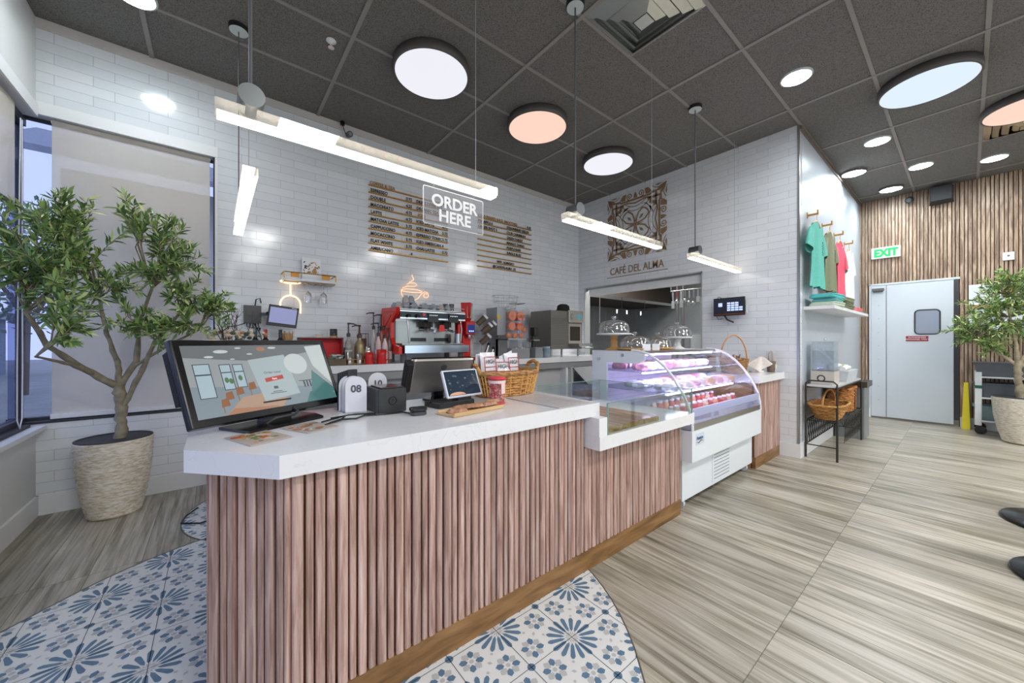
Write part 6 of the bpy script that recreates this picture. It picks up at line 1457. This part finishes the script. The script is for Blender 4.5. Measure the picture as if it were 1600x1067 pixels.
def olive_tree(x, y, z0, label, trunk, limbs, clumps, nleaf, seed, leafL=.062, bounds=None, dens=26):
    """trunk, limbs: polylines with radii; clumps: (x,y,z,r) crowns; all relative to the foot of the trunk"""
    t = thing('olive_tree', label, 'potted tree', (x, y, z0)); rnd = random.Random(seed)
    mb = MB()
    def noisy(P, R_):
        out, rr = [], []
        for (a, b_), (ra, rb) in zip(zip(P, P[1:]), zip(R_, R_[1:])):
            for k in range(5): f = k/5; out.append((a[0]+(b_[0]-a[0])*f+rnd.uniform(-1,1)*ra*.22, a[1]+(b_[1]-a[1])*f+rnd.uniform(-1,1)*ra*.22, a[2]+(b_[2]-a[2])*f)); rr.append((ra+(rb-ra)*f)*rnd.uniform(.88,1.18))
        out.append(P[-1]); rr.append(R_[-1]); return out, rr
    P, R_ = noisy([p[:3] for p in trunk], [p[3] for p in trunk]); mb.tube(P, R_, 12)
    for L_ in limbs: P, R_ = noisy([p[:3] for p in L_], [p[3] for p in L_]); mb.tube(P, R_, 8)
    lv = MB(); tips = [Vector(L_[-1][:3]) for L_ in limbs]+[Vector(L_[-2][:3]) for L_ in limbs]
    total = sum(c[3]**2 for c in clumps)
    for (cx,cy,cz,cr) in clumps:
        c = Vector((cx,cy,cz)); src = min(tips, key=lambda p:(p-c).length)
        ntw = max(6, int(dens*cr/.25*cr/.25)); per = max(5, int(nleaf*cr**2/total/ntw))
        for k in range(ntw):
            d = Vector((rnd.gauss(0,1),rnd.gauss(0,1),rnd.gauss(0,.85)+.15)).normalized(); e = c+d*cr*rnd.uniform(.55,1.30)
            s_ = c.lerp(src,.35)+Vector((rnd.uniform(-1,1),rnd.uniform(-1,1),rnd.uniform(-1,1)))*cr*.25
            if bounds:
                e.x = min(max(e.x,bounds[0]),bounds[1]); e.y = min(max(e.y,bounds[2]),bounds[3]); s_.x = min(max(s_.x,bounds[0]),bounds[1]); s_.y = min(max(s_.y,bounds[2]),bounds[3])
            m_ = s_.lerp(e,.5)+Vector((0,0,.02)); 
            if k % 2 == 0: mb.tube([src,s_,m_,e],[.0055,.004,.003,.0015],5)
            else: mb.tube([s_,m_,e],[.0035,.0025,.0012],4)
            for q_ in range(per):
                f = .12+.88*q_/per; p = s_.lerp(e,f)+Vector((0,0,.02*math.sin(PI*f)))
                ax = (e-s_).normalized(); rv_ = Vector((rnd.gauss(0,1),rnd.gauss(0,1),rnd.gauss(0,1))); si = ax.cross(rv_).normalized()
                dr = (ax*rnd.uniform(.35,1.1)+si*.8+Vector((0,0,rnd.uniform(-.15,.30)))).normalized()
                l = leafL*rnd.uniform(.65,1.25); w_ = l*rnd.uniform(.085,.125); nn = dr.cross(Vector((rnd.gauss(0,.6),rnd.gauss(0,.6),1))).normalized(); up = nn.cross(dr)
                pts = [p, p+dr*l*.30+nn*w_*.85+up*.002, p+dr*l*.65+nn*w_*.9+up*.002, p+dr*l+up*-.004, p+dr*l*.65-nn*w_*.9+up*.002, p+dr*l*.30-nn*w_*.85+up*.002, p+dr*l*.48-up*.003]
                if bounds: pts = [Vector((min(max(v.x,bounds[0]-.03),bounds[1]+.03),min(max(v.y,bounds[2]-.03),bounds[3]+.03),v.z)) for v in pts]
                lv.mi = rnd.choice((0,0,1,1,1,2)); lv.add([tuple(v) for v in pts],[(0,1,6,5),(1,2,6),(5,6,4),(2,3,4,6)],True)
    mb.build('trunk', BARK, t); lv.build('foliage', LEAFM, t)
    return t
planter(-.565,3.895,'woven rope planter in the corner by the shaded window')
olive_tree(-.565,3.895,.445,'olive tree spreading in front of the beige shade at the left',
  [(.03,-.01,0,.036),(.035,-.02,.14,.032),(.03,-.02,.27,.030),(.035,-.04,.40,.034),(.02,-.05,.50,.030)],
  [[(.03,-.04,.47,.024),(-.12,-.16,.62,.019),(-.24,-.32,.78,.015),(-.30,-.42,.98,.011)],
   [(.03,-.05,.50,.022),(.02,-.06,.66,.017),(-.03,-.08,.86,.013),(-.06,-.12,1.12,.009)],
   [(.03,-.05,.48,.022),(.12,-.06,.66,.017),(.13,-.08,.92,.013),(.20,-.08,1.20,.009)],
   [(.045,-.04,.34,.018),(.14,-.10,.56,.016),(.22,-.14,.80,.013),(.36,-.14,1.02,.009)],
   [(-.08,-.13,.58,.012),(-.14,-.35,.66,.010),(-.22,-.60,.72,.007)],
   [(.10,-.06,.62,.012),(.30,-.18,.78,.010),(.48,-.22,.90,.007)]],
  [(-.20,-.30,1.55,.20),(-.26,-.42,1.38,.22),(-.05,-.40,1.36,.18),(-.30,-.52,1.20,.18),(-.12,-.62,1.14,.15),(.12,-.12,1.68,.15),(.27,-.12,1.60,.17),(.34,-.18,1.42,.17),(.22,-.22,1.34,.15),(.38,-.24,1.18,.17),(.54,-.28,1.06,.16),(.42,-.34,.92,.16),(.10,-.25,.98,.15),(.02,-.22,1.18,.13),(-.10,-.62,.98,.14),(-.05,-.80,.86,.13),(.24,-.34,.82,.12),(-.22,-.20,1.68,.11)],
  6000, 42, .068, bounds=(-.40,.75,-.95,.25))
planter(7.70,-.46,'woven rope planter at the right edge by the slatted wall',.56,.26)
olive_tree(7.70,-.46,.452,'olive tree in front of the slatted wall and service door at the right',
  [(.0,.02,0,.040),(.0,.04,.14,.036),(-.03,.06,.32,.032),(-.04,.06,.46,.032),(-.03,.06,.56,.028)],
  [[(-.03,.06,.50,.022),(.0,.20,.64,.016),(.02,.36,.80,.011)],
   [(-.03,.06,.54,.022),(-.02,.08,.80,.016),(.02,.12,1.10,.012),(.0,.14,1.40,.008)],
   [(-.03,.05,.54,.020),(.02,-.08,.80,.016),(.05,-.15,1.08,.010)],
   [(-.03,.05,.48,.018),(.03,-.14,.70,.014),(.03,-.30,.92,.010)]],
  [(.02,.40,1.00,.26),(.02,.30,1.22,.24),(-.02,.16,1.42,.22),(.02,.10,1.62,.18),(.02,-.02,1.22,.24),(.02,.42,.80,.18),(.02,.12,.92,.24),(.03,-.22,1.10,.24),(.03,-.28,1.42,.20),(.0,-.20,.80,.20),(.0,.25,.74,.16)],
  6200, 17, .066, bounds=(-.7,.55,-.8,.85))
# wire stand
t = thing('wire_stand','dark wire shelf stand against the glossy wall, holding the water dispenser','stand',(5.0,.84,0))
IR = M('dark_iron',(62,58,54),.5,.5); Lx, Ly = 1.38, .26
mb = MB()
for x in (0,Lx):
    for y in (0,Ly): mb.tube([(x,y,0),(x,y,.74)],.010,8)
for x in (0,):
    mb.tube([(x,0,.74),(x,0,.80),(x,.03,.83),(x,Ly-.03,.83),(x,Ly,.80),(x,Ly,.74)],.008,8)
for z in (.76,.40,.14):
    if z > .2: mb.tube([(0,0,z),(Lx,0,z),(Lx,Ly,z),(0,Ly,z)],.008,8,closed=True)
    else: mb.tube([(0,0,z),(0,Ly,z)],.006,6); mb.tube([(0,Ly,z),(Lx,Ly,z),(Lx,0,z)],.006,6)
for k in range(9): y = .03+k*.028; mb.tube([(0,y,.40),(Lx,y,.40)],.004,6)
mb.tube([(0,Ly*.5+.03*math.cos(a),.86+.03*math.sin(a)) for a in [k*PI/8 for k in range(16)]],.006,6,closed=True)
mb.build('frame', IR, t)
mb = MB()
for k in range(16):
    x = .05+k*.085
    if x+.12 < Lx: mb.tube([(x,Ly,.14),(x+.12,Ly,.40)],.004,6); mb.tube([(x+.12,Ly,.14),(x,Ly,.40)],.004,6)
for k in range(3): y = k*.085; mb.tube([(Lx,y,.14),(Lx,y+.085,.40)],.004,6); mb.tube([(Lx,y+.085,.14),(Lx,y,.40)],.004,6)
for k in range(13): x = .35+k*.075; mb.tube([(x,0,.14+.0),(x+.08,0,.40)],.003,5); mb.tube([(x+.08,0,.14),(x,0,.40)],.003,5)
mb.build('lattice', IR, t)
MB().box(.005,Lx-.005,.005,Ly-.005,.765,.785).build('top_board', M('top_marble',(206,206,204),.25,noise=(6,.05,0)), t)
t = thing('water_dispenser','square clear water dispenser with a steel tap on a grey wooden block','water dispenser',(5.25,.985,.787))
MB().box(-.12,.12,-.10,.10,0,.14).build('wooden_block', M('block_greige',(196,190,182),.6,noise=(9,.08,.1)), t)
MB().box(-.11,.11,-.095,-.090,.142,.46).box(-.11,.11,.090,.095,.142,.46).box(-.11,-.105,-.09,.09,.142,.46).box(.105,.11,-.09,.09,.142,.46).box(-.11,.11,-.095,.095,.142,.15).build('tank', GLASS('tank_acrylic',(244,248,250),.12,haze=.12,hazec=(236,240,244)), t)
MB().box(-.104,.104,-.089,.089,.151,.36).build('water', GLASS('water',(238,244,248),.10,haze=.10,hazec=(220,230,240)), t)
MB().box(-.115,.115,-.10,.10,.462,.468).ball((0,0,.485),.015,10).build('lid', CLEAR, t)
MB().cyl((.11,0,.18),(.17,0,.18),.012).cyl((.165,0,.20),(.165,0,.15),.014).build('tap', CHROME, t)
t = thing('paper_tray','marbled white tray with folded cloths and lids on the wire stand','tray',(5.95,.97,.787))
MB().add([(-.28,-.10,0),(.28,-.10,0),(.28,.10,0),(-.28,.10,0),(-.30,-.12,.12),(.30,-.12,.12),(.30,.12,.12),(-.30,.12,.12)],[(0,3,2,1),(0,1,5,4),(1,2,6,5),(2,3,7,6),(3,0,4,7),(4,5,6,7)]).build('tray', M('tray_marbled',(206,212,216),.3,noise=(12,.08,0)), t)
MB().tube([(-.26,-.06,.14),(-.10,-.07,.16),(.1,-.05,.14),(.26,-.04,.14)],[.03,.028,.022,.02],10).tube([(-.26,.03,.15),(-.05,.02,.17),(.26,.03,.15)],[.03,.03,.02],10).build('folded_cloth', M('cloth_white',(240,240,240),.8), t)
MB().cyl((.16,.0,.165),(.16,.0,.175),.05,n=20).build('yellow_lid', M('lid_lemon',(224,220,140),.4), t)
# baskets on the stand
t = basket('harvest_basket','round honey willow basket with a low arched handle on the lower shelf of the stand',5.27,.955,.411,.30,.15,.15,WICK,1.6,44,9)
MB().tube([(-.30*math.cos(a),.0,.14+.17*math.sin(a)) for a in [PI*k/18 for k in range(19)]],.009,7).build('arched_handle', WICK, t)
MB().tube([(.305*math.copysign(abs(math.cos(a))**.62,math.cos(a)),.153*math.copysign(abs(math.sin(a))**.62,math.sin(a)),.158) for a in [2*PI*i/36 for i in range(36)]],.013,7,closed=True).build('rolled_rim', WICK, t)
t = basket('picnic_hamper','square brown wicker hamper behind the round basket on the stand',6.06,.975,.411,.24,.112,.25,wickermat('hamper_wicker',(206,140,72),(104,62,26),60),1.05,44,13)
MB().bbox(-.24,.24,-.115,.115,.255,.285,r=.03).build('lid', wickermat('hamper_wicker',(206,140,72),(104,62,26),60), t)
MB().box(-.01,.01,-.125,-.118,.0,.27).build('leather_strap', M('strap_brown',(84,50,30),.5), t)
t = thing('waste_bin','grey metal waste bin with a dark tray top past the wire stand','bin',(6.62,.97,0))
MB().box(-.18,.18,-.15,.13,.0,.66).build('body', M('bin_grey',(150,156,158),.4,.4), t)
MB().box(-.20,.20,-.18,.14,.665,.735).build('dark_top', M('bin_top_bronze',(86,78,70),.3,.5), t)
# bus cart, its tubs and the yellow wet floor sign
t = thing('bus_cart','white wheeled cart with three shelves of grey tubs against the slatted wall','cart',(8.22,-.10,0))
CWH = M('cart_white',(222,226,228),.4)
mb = MB()
for x in (-.20,.20): mb.bbox(x-.02,x+.02,-.03,.03,.12,.84,r=.01); mb.box(x-.02,x+.02,-.93,-.88,.12,.84)
mb.build('post', CWH, t)
for z in (.17,.48,.76): MB().box(-.20,.20,-.90,-.0,z,z+.018).tube([(-.21,0,z+.01),(-.21,-.9,z+.01)],.012,6).build('shelf', CWH, t)
for x in (-.18,.18):
    for y in (-.02,-.86): MB().cyl((x-.014,y,.055),(x+.014,y,.055),.054,n=20).build('caster', BLACK, t)
MB().box(-.225,-.215,-.03,.03,.62,.66).build('green_tag', M('tag_green',(20,96,72),.5), t)
for z,c,lb in ((.189,(120,144,146),'pale grey-green tub on the bottom shelf of the cart'),(.499,(84,90,98),'dark grey tub on the middle shelf of the cart'),(.779,(96,102,108),'grey tub on the top shelf of the cart')):
    t = thing('bus_tub',lb,'tub',(8.22,-.46,z),0,'grey tubs on the cart')
    MB().add([(-.16,-.36,0),(.16,-.36,0),(.16,.36,0),(-.16,.36,0),(-.19,-.40,.18),(.19,-.40,.18),(.19,.40,.18),(-.19,.40,.18)],[(0,3,2,1),(0,1,5,4),(1,2,6,5),(2,3,7,6),(3,0,4,7)]).box(-.20,.20,-.41,.41,.18,.19).build('tub', M('tub_%d' % c[0], c, .4), t)
t = thing('wet_floor_sign','yellow folding floor sign leaning beside the cart post','floor sign',(8.36,-.005,0))
MB().add([(-.06,-.03,0),(.04,-.03,0),(.04,.05,0),(-.06,.05,0),(.03,-.01,.66),(.06,-.01,.66),(.06,.03,.66),(.03,.03,.66)],[(0,3,2,1),(4,5,6,7),(0,1,5,4),(1,2,6,5),(2,3,7,6),(3,0,4,7)]).build('panel', M('sign_yellow',(236,214,40),.45), t)
# stools whose round feet reach into the picture
for k,(x,y,lb) in enumerate(((4.42,-.42,'round black pedestal base of a stool at the right edge, the farther one'),(3.44,-.42,'round black pedestal base of a stool at the right edge, the nearer one'))):
    t = thing('bar_stool',lb,'stool',(x,y,0),0,'stools at the right edge')
    MB().lathe([(.27,0),(.275,.010),(.268,.022),(.10,.030),(.03,.034)],n=48).build('base_plate', M('base_black',(36,38,42),.22,.5), t)
    MB().cyl((0,0,.03),(0,0,.70),.025,n=18).build('column', M('base_black'), t)
    MB().lathe([(.05,.70),(.15,.71),(.16,.74),(.14,.76),(1e-6,.765)],n=32).build('seat', M('seat_black',(34,34,34),.5), t)
o = MB().tube([(-.10,3.62,.006),(-.16,3.50,.006),(-.18,3.38,.006),(-.08,3.30,.006),(.03,3.34,.006)],.005,6).build('cable', BLACK); tag(o,'thin black cable lying on the floor at the end of the counter','cable')

# pieces that belong to a part become its sub-parts
def under(child, parent):
    for o in list(bpy.data.objects):
        if o.parent and o.parent.get('category') and o.name.split('.')[0] == child:
            for s_ in o.parent.children:
                if s_ is not o and s_.name.split('.')[0] == parent and s_.matrix_basis == Matrix.Identity(4): o.parent = s_; break
for c_, p_ in (('screen','bezel'),('maker_label','bezel'),('button_grid','case'),('brown_strip','case'),('button_pad','console_fascia'),('steam_knob','console_fascia'),('round_gauge','console_fascia'),
               ('splash_slot','back_splash'),('screen_icons','touchscreen'),('hopper_window','hopper'),('drum_hub','press_drum'),('door_handle','open_door'),('display','control_panel'),('dial','control_panel'),
               ('cavity','door_frame'),('ring_logo','housing'),('round_emblem','back_shell'),('louvre','vent_panel'),('badge_letters','badge'),('rivet_row','side_leaf'),('label','body'),('spout','pump_head'),
               ('neck_foil','body'),('canopy_cover','canopy'),('lens','body'),('eye','housing'),('steel_lip','canopy'),('perforated_back','back_panel'),('cup_logo','cup'),('leather_strap','woven_wall'),
               ('plaited_rim','woven_wall'),('rolled_rim','woven_wall'),('golden_bark_edge','board'),('exit_letters','housing'),('warning_label','housing'),('side_louvres','housing'),('amber_patch','bag'),
               ('bag_letters','red_frame'),('green_tag','post'),('rail_plate','guard_rail'),('frame_screw','end_frame'),('red_lining','wooden_shell')):
    under(c_, p_)
